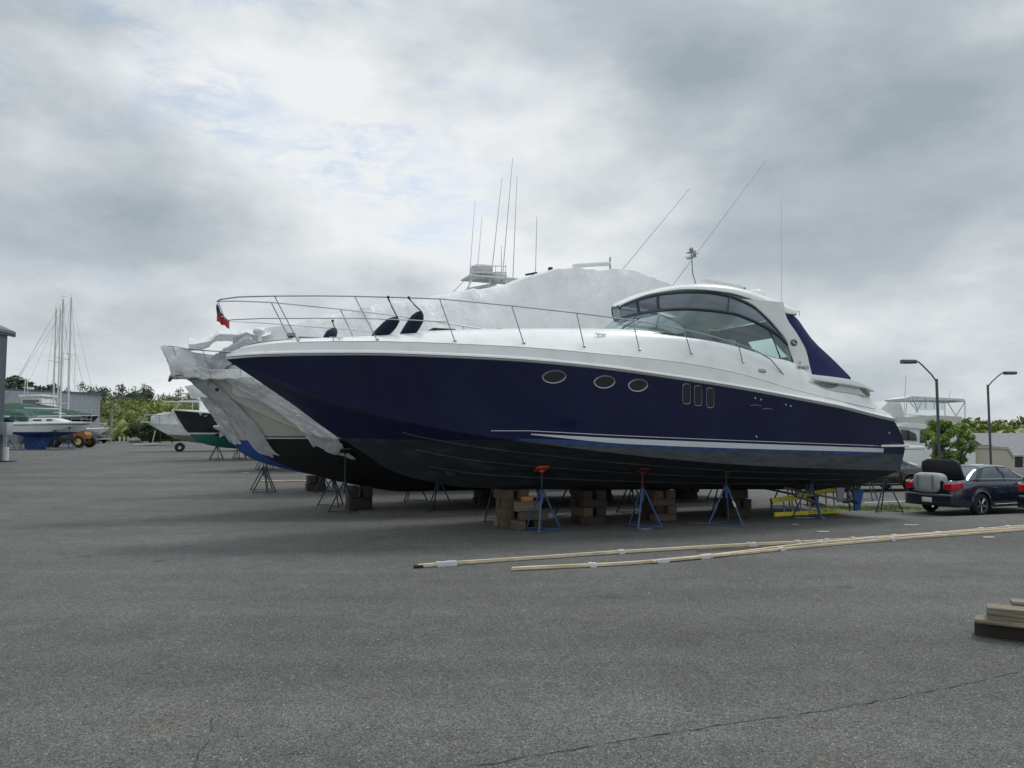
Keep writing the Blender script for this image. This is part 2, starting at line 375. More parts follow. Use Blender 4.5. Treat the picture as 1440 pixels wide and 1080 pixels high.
# ------------------------------------------------------------------ hull form
class Hull:
    def __init__(s, L, zs, zk, zc, zw, b, c, gam, sh=None, nst=60):
        s.L, s.zs, s.zk, s.zc, s.zw, s.b, s.c, s.gam, s.sh = L, zs, zk, zc, zw, b, c, gam, sh
        s.st = sorted(set([L*(1-(1-i/nst)**1.5) for i in range(nst+1)]+[.3, .8, 1.4]))
    def hb(s, u, z):
        zk, zc, zs, b, c = s.zk(u), s.zc(u), s.zs(u), s.b(u), s.c(u)
        if zc < zk+.02: zc = zk+.02
        if z <= zk: return 0
        lip = .05*min(1, c)
        if z < zc: return max(0, c-lip)*((z-zk)/(zc-zk))**.9
        t = min(1, (z-zc)/max(1e-4, zs-zc))
        return c+(b-c)*t**s.gam(u)
    def pt(s, u, z, sd=1, off=0):
        v = s.hb(u, z)
        if off:
            e = .03
            dv = (s.hb(u, z+e)-s.hb(u, z-e))/(2*e); du = (s.hb(min(s.L, u+e), z)-s.hb(u-e, z))/(2*e)
            n = Vector((-du, 1, -dv)).normalized()
            q = Vector((u, v, z))+n*off
            u, v, z = q
        return Vector((u+(s.sh(u, z) if s.sh else 0), sd*v, z))
    def part(s, root, name, m, bottom, u0=0):
        mb = MB()
        for sd in (1, -1):
            rows = []
            for u in s.st:
                zk, zc, zs = s.zk(u), max(s.zc(u), s.zk(u)+.02), s.zs(u); zw = min(zs, max(s.zw(u), zk))
                zc = min(zc, zs)
                if bottom:
                    a = min(zc-.012, zw); a = max(a, zk)
                    zl = [lerp(zk, a, i/8) for i in range(9)]+[lerp(min(zc, zw), zw, i/4) for i in range(5)]
                else:
                    a = max(zc, zw); zl = [lerp(zw, max(zw, zc-.012), i/3) for i in range(4)]+[lerp(a, zs, i/12) for i in range(13)]
                rows.append([s.pt(u, z, sd) for z in zl])
            mb.grid(rows)
        # transom
        zk, zs, zw = s.zk(0), s.zs(0), s.zw(0)
        zc = min(max(s.zc(0), zk+.02), zs); a = max(zk, min(zc-.012, zw)); a2 = max(zc, zw)
        zl = [lerp(zk, a, i/8) for i in range(9)]+[lerp(min(zc, zw), zw, i/4) for i in range(5)] if bottom else [lerp(zw, max(zw, zc-.012), i/3) for i in range(4)]+[lerp(a2, zs, i/12) for i in range(13)]
        mb.grid([[s.pt(0, z, 1), s.pt(0, z, -1)] for z in zl])
        return mb.build(name, m, root, 40)
    def strip(s, root, name, m, zlo, zhi, u0, u1, off=.006, both=True, n=40, k=3):
        mb = MB()
        for sd in ((1, -1) if both else (1,)):
            rows = []
            for i in range(n+1):
                u = lerp(u0, u1, i/n); rows.append([s.pt(u, lerp(zlo(u), zhi(u), j/k), sd, off) for j in range(k+1)])
            mb.grid(rows)
        return mb.build(name, m, root)
    def ustem(s, z):
        a, b = s.L*.4, s.L
        for _ in range(30):
            c = (a+b)/2
            if s.zk(c) < z: a = c
            else: b = c
        return a
    def drape(s, root, name, m, z0, z1, w, shift, off=.05, sd=1, rag=.12, seed=0, flare=.0):
        mb = MB(); rows = []; n = 60; k = 18
        for i in range(n+1):
            f = i/n
            row = []
            for j in range(k+1):
                g = j/k
                z = lerp(z0, z1+rag*noise.noise(Vector((g*3, seed, 0)))*2+flare*(g-.5), f)
                u = s.ustem(z)-shift(f)-w(f)*g + .05*noise.noise(Vector((f*3, seed+3, g*1)))
                q = s.pt(min(u, s.L-.01), z, sd, off)
                q += Vector((.0, sd*.05, .03))*(noise.noise(Vector((f*7+seed, g*3, 1)))*1.1+.9*abs(noise.noise(Vector((f*22+seed, g*9+f*6, 4))))+.35*noise.noise(Vector((f*50, g*22, seed))))
                row.append(q)
            rows.append(row)
        mb.grid(rows)
        return mb.build(name, m, root, 60, solid=.006)
def generic(L, B, zk, zst, zbw, zw, rk=.30, fore=.45, deadz=.5, gam=1.0):
    zs = T((0, zst), (L*.5, lerp(zst, zbw, .35)), (L, zbw))
    k0 = L*(1-rk)
    zkf = T((0, zk), (k0*.8, zk), (k0, zk+.08), (lerp(k0, L, .35), lerp(zk, zbw, .22)), (lerp(k0, L, .7), lerp(zk, zbw, .60)), (L, zbw))
    b = lambda u: B/2*(1-max(0, (u-L*fore)/(L*(1-fore)))**2.2)*lerp(.9, 1, min(1, u/(L*.3))) if u < L else 0
    c = lambda u: b(u)*lerp(.9, .6, sm(L*.4, L, u))
    zc = T((0, zk+deadz), (L*.5, zk+deadz*1.2), (L*.8, lerp(zk, zbw, .45)), (L, zbw))
    return Hull(L, zs, zkf, zc, lambda u: zw, b, c, lambda u: lerp(.8, gam, sm(L*.4, L*.9, u)))
def deckcap(h, root, name, m, crown=.12):
    mb = MB(); rows = []
    for u in h.st:
        b = h.b(u); z = h.zs(u); s0 = h.sh(u, z) if h.sh else 0
        rows.append([Vector((u+s0, b*f, z+.06*(abs(f) < .98)+crown*(1-f*f)*min(1, b))) for f in (-1, -.97, -.6, -.3, 0, .3, .6, .97, 1)])
    mb.grid(rows); return mb.build(name, m, root)
def cover(h, root, name, m, ridge, flat, u0, u1, drop, seed=0, amp=.05, n=150, over=0):
    mb = MB(); rows = []
    for i in range(n+1):
        u = lerp(u0, u1, i/n); uc = min(u, h.L*.999); b = h.b(uc); zs = h.zs(uc); zr = ridge(u); fl = flat(u)
        row = []
        prof = []
        dr = drop(u)*(1+.25*noise.noise(Vector((u*1.3, seed, 4))))
        for f in (1, .66, .33): 
            z = zs-dr*f; prof.append((h.hb(uc, z)+.05, z))
        b0 = b+.06
        prof.append((b0, zs+.02))
        for f in (.1, .22, .36, .5, .65, .8, .92): prof.append((lerp(b0, fl, f), lerp(zs+.05, zr-.12*min(1, fl*2), f)+.12*math.sin(f*3.14)*min(1, b)*-1))
        prof += [(fl, zr-.1*min(1, fl*2)), (fl*.5, zr-.02), (0, zr)]
        full = [(v, z) for v, z in prof]+[(-v, z) for v, z in reversed(prof[:-1])]
        for v, z in full:
            q = Vector((u, v, z))
            w = noise.noise(Vector((u*.7+z*.8+seed, z*.35, v*.5)))*1.2+noise.noise(Vector((u*2.6-z*1.4, v*.9+seed, z*.6)))*.5
            dirv = Vector((0, v/(abs(v)+.3), .5)).normalized()
            sag = .10*(1-abs(math.sin(u*1.25+.15*v+seed))**.5)*0-.09*math.sin((u*.62+.1*abs(v)) % 1*math.pi)*min(1, abs(v)/.6+.2)*min(1, b)
            fold = -.05*abs(math.sin(u*4.3+z*2.2*(1 if v > 0 else -1)+2*noise.noise(Vector((u*.4, z, seed)))))
            row.append(q+dirv*(w*amp+sag+fold*min(1, b)))
        rows.append(row)
    mb.grid(rows)
    mb.poly(rows[0]); mb.poly(rows[-1])
    return mb.build(name, m, root, 50)

# ------------------------------------------------------------------ the blue yacht
RZ = math.pi+TH
L = 16.92
ship = thing('motor_yacht', 'large navy blue and white motor yacht propped on stands in the foreground', 'yacht', (O[0], O[1], 0), RZ)
zs = T((0, 2.56), (.94, 2.68), (3.3, 3.01), (5.46, 3.29), (7.24, 3.48), (9.05, 3.66), (11.17, 3.80), (12.67, 3.85), (14.1, 3.88), (15.33, 3.87), (16.34, 3.84), (16.92, 3.80))
zk = T((0, .62), (1, .65), (4.65, .75), (8.9, .86), (11.5, .97), (12.49, 1.14), (12.98, 1.26), (13.46, 1.46), (14.17, 1.93), (14.74, 2.28), (15.66, 2.95), (16.92, 3.80))
zc = T((0, 1.24), (4.58, 1.44), (7.46, 1.66), (10.83, 2.06), (13, 2.42), (15, 3.0), (16.2, 3.5), (16.92, 3.8))
zw = T((0, 1.70), (.71, 1.72), (8.3, 1.98), (10.83, 2.09), (12.6, 2.09), (14.6, 2.14), (16.92, 2.2))
bb = lambda u: 2.28*(1-max(0, (u-6)/(L-6))**2.3)*lerp(.955, 1, sm(0, 2.5, u)) if u < L else 0
cc = lambda u: bb(u)*lerp(.9, .62, sm(9, 15.5, u))
shf = lambda u, z: (.5*min(1, max(0, (z-1.8)/.8))**1.6-.08*sm(1.2, 1.9, z))*max(0, 1-u/2.2)
hull = Hull(L, zs, zk, zc, zw, bb, cc, lambda u: lerp(.85, 1.25, sm(8, 15, u)), shf, 90)
hull.part(ship, 'hull_topside', M['navy'], False)
bot = hull.part(ship, 'hull_bottom', M['antifoul'], True)
hull.strip(ship, 'chine_band', M['chine'], lambda u: zc(u)+.012, lambda u: max(zc(u)+.013, zw(u)-.012), .02, 10.75, .004, n=60)
wlo = T((.6, 1.745), (8.36, 2.0), (10.7, 2.215)); whi = T((.6, 1.85), (8.36, 2.12), (10.7, 2.235))
hull.strip(ship, 'white_stripe', M['stripewhite'], wlo, whi, .75, 10.65)
hull.strip(ship, 'blue_stripe', M['stripeblue'], lambda u: max(zw(u)-.05*sm(0, 3, u)-.015, zc(u)+.02), lambda u: min(wlo(u)-.004, zw(u)+.035), .75, 10.9, .008)
hull.strip(ship, 'pin_stripe', M['stripewhite'], lambda u: whi(u)+.055, lambda u: whi(u)+.07, .9, 11.5)
mb = MB()
for sd in (1, -1):
    for fr in (.3, .55, .8):
        pts = [hull.pt(u, zk(u)+(zc(u)-zk(u))*fr, sd, .01) for u in [i*.35 for i in range(int((12.6+fr*1.6)/.35))]]
        mb.tube(pts, .028, 5)
mb.build('spray_rail', M['antifoul'], ship)
# deck moulding
zcr = T((0, 2.76), (.85, 2.86), (3.71, 3.33), (5.52, 3.70), (7.18, 3.90), (9.18, 4.03), (11.14, 4.13), (14.1, 4.19), (15.7, 4.16), (16.3, 4.10), (16.7, 4.0), (16.92, 3.86))
zsh = T((0, 2.80), (.2, 2.95), (.5, 3.15), (.92, 3.42), (1.4, 3.60), (2.76, 3.72), (3.42, 4.05), (4.3, 4.2), (5.06, 4.37), (5.97, 4.5), (7.2, 4.60), (8.5, 4.67), (10.4, 4.63), (12.5, 4.50), (13.7, 4.38), (16, 4.2), (16.5, 4.10), (16.92, 3.88))
wsd = T((0, 1.80), (3, 1.84), (6, 1.80), (7.2, 1.72), (8.5, 1.5), (10.4, 1.2), (12.5, .95), (13.7, .75), (15.3, .38), (16.3, .14), (16.92, 0))
crn = T((6, 4.72), (8.06, 4.80), (10.41, 4.72), (12.55, 4.60), (13.67, 4.43), (16.06, 4.24), (16.5, 4.13), (16.92, 3.89))
def deckprof(u):
    b = bb(u); ws = min(wsd(u), max(0, b-.13)); z0, z1, z2 = zs(u), zcr(u), zsh(u)
    k = min(1, b/.3)
    P = [(b, z0), (b+.035*k, z0+.015), (b+.045*k, z0+.05), (b+.035*k, z0+.085), (b-.005, z0+.10), (b-.03*k, z0+.12), (b-.06*k, lerp(z0, z1, .75)), (b-.08*k, z1), (b-.10*k, z1+.01), (b-.125*k, z1+.012)]
    a = b-.125*k
    hi = 1.55
    for f in (.2, .4, .6, .8, .92, 1): P.append((lerp(a, ws, f), lerp(z1+.012, z2, 1-(1-f)**hi)))
    fw = sm(6.7, 7.3, u); fl = lerp(min(3.25, z2-.25), z2, fw)
    P += [(ws-.10*k, z2+.01), (ws-.16*k, lerp(fl, lerp(z2, crn(u), .35), fw)), (max(0, ws*.5), lerp(fl, lerp(z2, crn(u), .75), fw)), (0, lerp(fl, crn(u), fw))]
    return [(max(0, v), z) for v, z in P]
def decksurf(u, v):
    P = deckprof(u); v = abs(v)
    for (a, z0), (b, z1) in zip(P[5:], P[6:]):
        if b <= v <= a: return lerp(z0, z1, (a-v)/max(1e-6, a-b))
    return P[-1][1]
mb = MB()
sts = sorted(set(hull.st+[6.6, 6.8, 6.9, 7.0, 7.1, 7.2, 7.4]))
for sd in (1, -1):
    mb.grid([[Vector((u+shf(u, z) if z < 3.1 else u+shf(u, 3.1)*max(0, 1-u/2.2), sd*v, z)) for v, z in deckprof(u)] for u in sts])
P0 = deckprof(0)
mb.grid([[Vector((shf(0, min(z, 3.1)), v, z)), Vector((shf(0, min(z, 3.1)), -v, z))] for v, z in P0])
mb.build('deck', M['gel'], ship, 24)
mb = MB()
for sd in (1, -1):
    mb.tube([Vector((u+shf(u, zs(u)), sd*(bb(u)+.05*min(1, bb(u)/.3)), zs(u)+.05)) for u in hull.st[::2]+[L]], .016, 6)
mb.build('rub_rail', M['steel'], ship)
# cove line under the side deck
mb = MB()
for sd in (1, -1):
    mb.tube([Vector((u, sd*(bb(u)-.083), zcr(u)-.004)) for u in [1+i*.25 for i in range(59)]], .008, 4)
mb.build('cove_line', M['ventd'], ship)
# portlights
def ringpart(cu, cz, w, h_, shape, tube_r, sd=1):
    n = 28; pts = []; pin = []
    for i in range(n):
        t = 6.28318*i/n; c, s_ = math.cos(t), math.sin(t)
        if shape == 'lens': x, z = w/2*c, h_/2*s_*(abs(s_)**.15)
        else:
            e = .38; x, z = w/2*abs(c)**e*(1 if c > 0 else -1), h_/2*abs(s_)**e*(1 if s_ > 0 else -1)
        if shape == 'rect': x += z*.06
        pts.append(hull.pt(cu+x, cz+z-.06*x*(1 if shape == 'lens' else 0), sd, .012)); pin.append(hull.pt(cu+x*.9, cz+z*.9, sd, .006))
    g = MB().add([hull.pt(cu, cz, sd, .006)]+pin, [(0, i+1, (i+1) % n+1) for i in range(n)])
    t = MB().tube(pts+[pts[0]], tube_r, 6, cap=False)
    pr = t.build('portlight', M['steel'], ship); g.build('pane', M['portglass'], pr)
for (x, y, w) in ((785, 529, .52), (852, 537, .49), (897, 542, .47)):
    p_ = onv(x, y, 2.2)
    for sd in (1, -1): ringpart(p_.x, p_.z, w, .27, 'lens', .019, sd)
for (x, y) in ((965, 554), (981, 556.5), (998, 559.5)):
    p_ = onv(x, y, 2.24)
    for sd in (1, -1): ringpart(p_.x, p_.z, .21, .46, 'rect', .0075, sd)
# through-hull fittings
for (x, y) in ((1062, 560), (1070, 562), (1105, 569), (1112, 571), (1068, 614), (1260, 609)):
    p_ = onv(x, y, 2.27); q = hull.pt(p_.x, p_.z, 1, .006)
    MB().lathe([(0, .012), (.022, .01), (.028, 0)], q, 8, Matrix.Rotation(-math.pi/2, 3, 'X')).build('through_hull_fitting', M['steel'], ship)
for (x, y) in ((1063, 571), (1080, 576)):
    p_ = onv(x, y, 2.27)
    MB().tube([hull.pt(p_.x+d, p_.z+.03*math.cos(d*9), 1, .01) for d in (-.15, -.08, 0, .08, .15)], .009, 5).build('vent_lip', M['dsteel'], ship)
# lens shaped hull vent and bow thruster
mb = MB().lathe([(.0, -.03), (.13, -.03), (.15, .004), (.155, .012), (.13, .014)], hull.pt(12.1, 1.42, 1, .0), 18, Matrix.Rotation(-math.pi/2, 3, 'X')@Matrix.Rotation(.3, 3, 'X'))
mb.build('bow_thruster_tunnel', M['black'], ship)

# rails
RP = [(17.12, 0, 5.02), (17.05, .13, 5.05), (16.7, .27, 5.10), (16.0, .42, 5.14), (15.2, .68, 5.155), (14.5, .88, 5.16), (13.5, 1.17, 5.155), (12.62, 1.40, 5.14), (11.09, 1.70, 5.04), (9.61, 1.90, 4.94), (8.23, 2.02, 4.84), (6.87, 2.07, 4.69), (6.1, 2.07, 4.57), (5.32, 2.07, 4.42), (4.75, 2.07, 4.26), (4.34, 2.06, 4.08), (4.1, 2.06, 3.86), (3.93, 2.05, decksurf(3.93, 2.05)-.02)]
rv = T(*[(p[0], p[1]) for p in RP]); rzz = T(*[(p[0], p[2]) for p in RP])
mid_ = [(16.95, 0, 4.62), (16.8, .14, 4.63), (16.2, .36, 4.66), (15, .72, 4.68), (14.2, .95, 4.69), (13.2, 1.22, 4.67), (12.45, 1.38, 4.65)]
mb = MB()
full = [(u, v, z) for u, v, z in reversed(RP)]+[(u, -v, z) for u, v, z in RP[1:]]
mb.tube(full, .0165, 8)
mb.build('top_rail', M['steel'], ship)
mb = MB().tube([(u, v, z) for u, v, z in reversed(mid_)]+[(u, -v, z) for u, v, z in mid_[1:]], .0125, 6)
mb.tube([(17.1, 0, 5.0), (16.95, 0, 4.62)], .012, 6)
mb.build('mid_rail', M['steel'], ship)
stan = [(16.0, 15.5), (14.4, 13.92), (12.66, 12.32), (11.1, 10.82), (9.61, 9.42), (8.23, 8.05), (6.87, 6.66), (5.32, 5.16)]
for ut, ub in stan:
    for sd in (1, -1):
        bv = min(rv(ub)-.02, bb(ub)-.17)
        p1 = Vector((ub, sd*bv, decksurf(ub, bv)-.02)); p2 = Vector((ut, sd*rv(ut), rzz(ut)))
        mb = MB().tube([p1, p2], .0125, 6); mb.lathe([(.035, 0), (.035, .02), (.016, .035)], p1+Vector((0, 0, .02)), 10)
        mb.build('stanchion', M['steel'], ship)
# cleats
for (u, v) in ((14.75, .75), (14.75, -.75), (8.9, 1.72), (8.9, -1.72), (.95, 1.85), (.95, -1.85)):
    z = decksurf(u, v); mb = MB()
    for d in (-.06, .06): mb.tube([(u+d, v, z-.01), (u+d, v, z+.05)], .012, 6)
    mb.tube([(u-.14, v, z+.06), (u-.05, v, z+.055), (u+.05, v, z+.055), (u+.14, v, z+.06)], .013, 6)
    mb.build('cleat', M['steel'], ship)
# searchlight on the bow and windlass
mb = MB().tube([(16.25, .02, 4.2), (16.25, .02, 4.34)], .035, 8); mb.blob((16.27, .02, 4.42), (.13, .1, .095), 2)
mb.build('searchlight', M['gel'], ship)
mb = MB().lathe([(0, .16), (.09, .15), (.1, .08), (.06, .06), (.11, .02), (.12, 0)], (15.6, 0, 4.27), 14); mb.box((15.2, 0, 4.31), (.5, .3, .07), bev=.02)
mb.build('windlass', M['dsteel'], ship)
for hc, hd in (((12.3, .35, 4.60), (.55, .5, .05)), ((10.6, 0, 4.72), (.6, .55, .05))): MB().box(hc, hd, bev=.02).build('deck_hatch', M['plasticd'], ship)
# small logo oval on side deck (nav light)
mb = MB().lathe([(0, .014), (.11, .012), (.125, 0)], Vector((4.62, bb(4.62)-.2, decksurf(4.62, bb(4.62)-.2)+.01)), 16, Matrix.Rotation(-1.0, 3, 'X')@Matrix.Diagonal((1.1, .45, 1)))
mb.build('side_light', M['dsteel'], ship)

# windshield: base, mid bar and brow curves as (u, v, z) from the front centre aft along port
def curve3(pts, n=40):
    pts = [Vector(p) for p in pts]; d = [0]
    for a, b in zip(pts, pts[1:]): d.append(d[-1]+(b-a).length)
    f = [T(*[(d[i], p[k]) for i, p in enumerate(pts)]) for k in range(3)]
    return lambda t: Vector((f[0](t*d[-1]), f[1](t*d[-1]), f[2](t*d[-1])))
def sd_(q, sd): return Vector((q.x, q.y*sd, q.z))
base = curve3([(8.0, 0, 4.80), (7.9, .5, 4.79), (7.55, 1.0, 4.74), (7.1, 1.42, 4.68), (6.6, 1.68, 4.60), (5.97, 1.77, 4.51), (5.06, 1.79, 4.37), (4.3, 1.80, 4.21), (3.40, 1.80, 4.07)])
midc = curve3([(7.35, 0, 5.22), (7.27, .45, 5.25), (7.0, .9, 5.28), (6.75, 1.25, 5.29), (6.35, 1.52, 5.29), (5.8, 1.60, 5.28), (5.14, 1.62, 5.24), (4.48, 1.65, 5.07), (3.78, 1.68, 4.76), (3.46, 1.70, 4.50)])
brow = curve3([(7.42, 0, 5.53), (7.35, .45, 5.58), (7.05, .9, 5.68), (6.75, 1.2, 5.72), (6.3, 1.45, 5.74), (5.8, 1.55, 5.745), (5.26, 1.57, 5.70), (4.47, 1.60, 5.48), (3.90, 1.66, 5.0), (3.50, 1.70, 4.50)])
def sheet(c1, c2, t0, t1, bulge=.03, n=40, k=5):
    rows = []
    for i in range(n+1):
        t = lerp(t0, t1, i/n); a, b = c1(t), c2(t)
        rows.append([a.lerp(b, j/k)+Vector((0, bulge*math.sin(math.pi*j/k), 0)) for j in range(k+1)])
    return rows
mb = MB()
for sd in (1, -1): mb.grid([[sd_(q, sd) for q in r] for r in sheet(base, midc, 0, 1)])
glass = mb.build('windshield_glass', M['tint'], ship)
mb = MB()
for sd in (1, -1): mb.grid([[sd_(q, sd) for q in r] for r in sheet(midc, brow, 0, .995)])
mb.build('clear_vinyl_panel', M['tintdark'], ship)
mb = MB()
for sd in (1, -1):
    mb.tube([sd_(midc(i/40), sd) for i in range(41)], .044, 8)
    mb.tube([sd_(brow(i/40), sd)+Vector((0, 0, -.02)) for i in range(41)], .038, 8)
    mb.tube([sd_(base(i/40), sd)+Vector((0, 0, -.01)) for i in range(41)], .02, 6)
    mb.tube([sd_(brow(1), sd), sd_(base(1), sd)], .03, 6)
    for t in (.13, .235, .60):
        a, b = sd_(midc(t), sd), sd_(brow(t*.99), sd); mb.tube([a, a.lerp(b, .5)+Vector((.02, 0, 0)), b], .036, 6)
    for t in (.13,): mb.tube([sd_(base(t), sd), sd_(midc(t), sd)], .016, 5)
mb.build('windshield_frame', M['frame'], ship)
# vent window frame and wiper
mb = MB(); a = base(.93)+Vector((.02, .02, .02)); b = midc(.86)+Vector((0, .02, 0)); mb.tube([a, b], .018, 5)
mb.build('side_mullion', M['frame'], ship)
mb = MB(); mb.tube([(7.85, -.5, 4.86), (7.5, -.1, 5.02), (7.45, .6, 5.08)], .012, 5); mb.tube([(7.75, .75, 4.84), (7.35, .9, 5.10)], .012, 5)
mb.build('wiper', M['black'], ship)
# hardtop
edge = brow
ztop = T((2.25, 5.50), (2.6, 5.70), (3.2, 5.88), (3.8, 6.0), (4.5, 6.10), (5.26, 6.14), (6.26, 6.04), (6.9, 5.88), (7.3, 5.68), (7.47, 5.55))
zed = T((2.25, 5.33), (2.8, 5.31), (3.5, 5.40), (4.0, 5.46), (4.47, 5.60), (5.26, 5.74), (6.3, 5.775), (7.05, 5.70), (7.47, 5.54))
ved = T((2.25, 1.66), (2.7, 1.67), (3.5, 1.67), (4.5, 1.66), (5.8, 1.62), (6.3, 1.50), (6.75, 1.24), (7.05, .93), (7.35, .48), (7.47, .06))
mb = MB(); rows = []
for i in range(41):
    u = 2.5+(7.47-2.5)*(1-(1-i/40)**1.4)
    v, z, t = ved(u), zed(u), ztop(u); row = []
    for f in [k/10 for k in range(-10, 11)]:
        row.append(Vector((u+.62*sm(4.2, 2.3, u)*abs(math.sin(f*1.5708))**2.5, v*math.sin(f*1.5708), z+.02+(t-z-.02)*max(0, math.cos(f*1.5708))**.75)))
    for f in [k/10 for k in range(9, -10, -2)]:
        row.append(Vector((u-.01+.62*sm(4.2, 2.3, u)*abs(f)**2.5, v*f*.97, z-.03+(t-z)*.55*(1-abs(f)**2.5))))
    rows.append(row)
mb.grid(rows, True); mb.poly(rows[0])
mb.build('hardtop', M['gel'], ship, 50)
mb = MB().grid([[Vector((u, s_*(ved(u)+.012), zed(u)+.01+d)) for d in (0, .03)] for s_ in (1,) for u in [4+i*.1 for i in range(33)]])
# arch legs
lv = lambda z: 1.835-.085*(z-3.6)
front = T((3.6, 3.62), (4.05, 3.42), (4.54, 3.50), (5.0, 3.88), (5.35, 4.30), (5.51, 4.55), (5.62, 4.9)); aft = T((3.6, 2.68), (3.72, 2.76), (4.38, 2.90), (4.8, 3.14), (5.24, 3.45), (5.5, 3.5), (5.62, 3.5))
for sd in (1, -1):
    mb = MB(); rows = []
    for i in range(33):
        z = lerp(3.6, 5.62, i/32); a, b = front(z), aft(z); o = lv(z)
        rows.append([Vector((a, sd*(o-.13), z)), Vector((a-.005, sd*(o-.02), z)), Vector((a-.03, sd*o, z)), Vector((lerp(a, b, .5), sd*(o+.012), z)), Vector((b+.03, sd*o, z)), Vector((b+.005, sd*(o-.02), z)), Vector((b, sd*(o-.13), z))])
    mb.grid(rows, True); mb.poly(rows[0]); mb.poly(rows[-1])
    mb.build('arch_leg', M['gel'], ship, 35)
# emblem: dark oval with a pale wave
def emblem(cu, cz, r, parent):
    v = lv(cz)+.018; n = 24
    ov = MB().add([(cu, v, cz)]+[(cu+r*1.25*math.cos(6.283*i/n), v, cz+r*math.sin(6.283*i/n)) for i in range(n)], [(0, i+1, (i+1) % n+1) for i in range(n)])
    e = ov.build('emblem', M['frame'], parent)
    w = MB()
    rows = []
    for i in range(13):
        x = (i/12-.5)*1.9*r; z = .28*r*math.sin(i/12*6.28*.9+.6); t = .25*r*(1-abs(i/12-.5)*1.4)
        rows.append([(cu-x, v+.004, cz+z-t), (cu-x, v+.004, cz+z+t*.6)])
    w.grid(rows); w.grid([[(cu-.5*r, v+.004, cz+.5*r), (cu-.4*r, v+.004, cz+.62*r)], [(cu+.4*r, v+.004, cz+.4*r), (cu+.3*r, v+.004, cz+.6*r)]])
    w.build('wave_mark', M['stripewhite'], e)
vtop = T((.95, 3.30), (1.4, 3.42), (2.76, 3.53), (3.0, 3.56))
def deckv(u, z):
    P = deckprof(u)
    for (a, z0), (b, z1) in zip(P[6:16], P[7:16]):
        if z0 <= z <= z1: return lerp(a, b, (z-z0)/max(1e-6, z1-z0))
    return P[15][0]
pe = onv(1117, 482, 1.78); emblem(pe.x, pe.z, .088, ship)
def text(s, size, pos, mat_, parent, sx=.75, shear=.15, name='lettering', basis=None):
    cu = bpy.data.curves.new('t', 'FONT'); cu.body = s; cu.size = size; cu.shear = shear; cu.extrude = .002; cu.space_character = 1.08
    ob = bpy.data.objects.new('t', cu); C.objects.link(ob)
    dg = bpy.context.evaluated_depsgraph_get(); me = bpy.data.meshes.new_from_object(ob.evaluated_get(dg)); bpy.data.objects.remove(ob)
    B = basis or Matrix(((-1, 0, 0), (0, 0, 1), (0, 1, 0))).transposed()
    for v in me.vertices: v.co = Vector(pos)+B@Vector((v.co.x*sx, v.co.y, v.co.z))
    for v in me.vertices:
        if name == 'lettering': v.co.y += max(lv(v.co.z)+.012, deckv(v.co.x, v.co.z))+.020-pos[1]
    me.name = name; me.materials.clear(); me.materials.append(mat_)
    o = bpy.data.objects.new(name, me); C.objects.link(o); o.parent = parent; return o
p1 = onv(1113, 525, 1.88); p2 = onv(1119, 516.5, 1.84)
text('SUNDANCER', .125, (3.41, 0, 3.885), M['plasticd'], ship, .60)
text('52', .10, (3.27, 0, 4.02), M['plasticd'], ship, .75)
# navy canvas closing the cockpit aft
fa = T((3.74, 1.36), (4.16, 1.86), (4.71, 2.56), (5.0, 2.80), (5.24, 3.0), (5.32, 3.12))
mb = MB()
for sd in (1, -1):
    rows = []
    for i in range(25):
        z = lerp(3.64, 5.32, i/24); a, b = aft(z)+.0, fa(z)
        if z < 3.74: b = 1.36
        rows.append([Vector((lerp(a, b, j/8), sd*(lv(z)-.035-.10*(j/8)**2*1+.012*noise.noise(Vector((j, z*3, sd)))), z)) for j in range(9)])
    mb.grid(rows)
def aftp(z, v, o=0):
    hv = lv(z)-.135; j = 1-v/hv; b = fa(z) if z > 3.74 else 1.36
    return Vector((b-.06*(1-(v/hv)**2)-o, v, z))
vs_ = [-1, -.8, -.65, -.5, -.3, -.1, .12, .4, .62, .85, 1]
zs_ = [3.64, 3.74, 3.9, 4.1, 4.25, 4.4, 4.55, 4.75, 4.9, 5.0, 5.1, 5.2, 5.32]
for k in range(len(zs_)-1):
    for l in range(len(vs_)-1):
        if 4.39 < zs_[k] < 4.8 and -.51 < vs_[l] < .1: continue
        q4 = []
        for zz_, ff in ((zs_[k], vs_[l]), (zs_[k], vs_[l+1]), (zs_[k+1], vs_[l+1]), (zs_[k+1], vs_[l])): q4.append(aftp(zz_, ff*(lv(zz_)-.135)))
        mb.poly(q4)
cvs = mb.build('cockpit_canvas', M['canvas'], ship, 60)
mb = MB()
mb.grid([[aftp(z, f*(lv(z)-.135), .01) for f in (-.52, -.3, -.1, .14)] for z in (4.38, 4.55, 4.75, 4.92)])
mb.build('clear_window', M['vinylclear'], cvs)
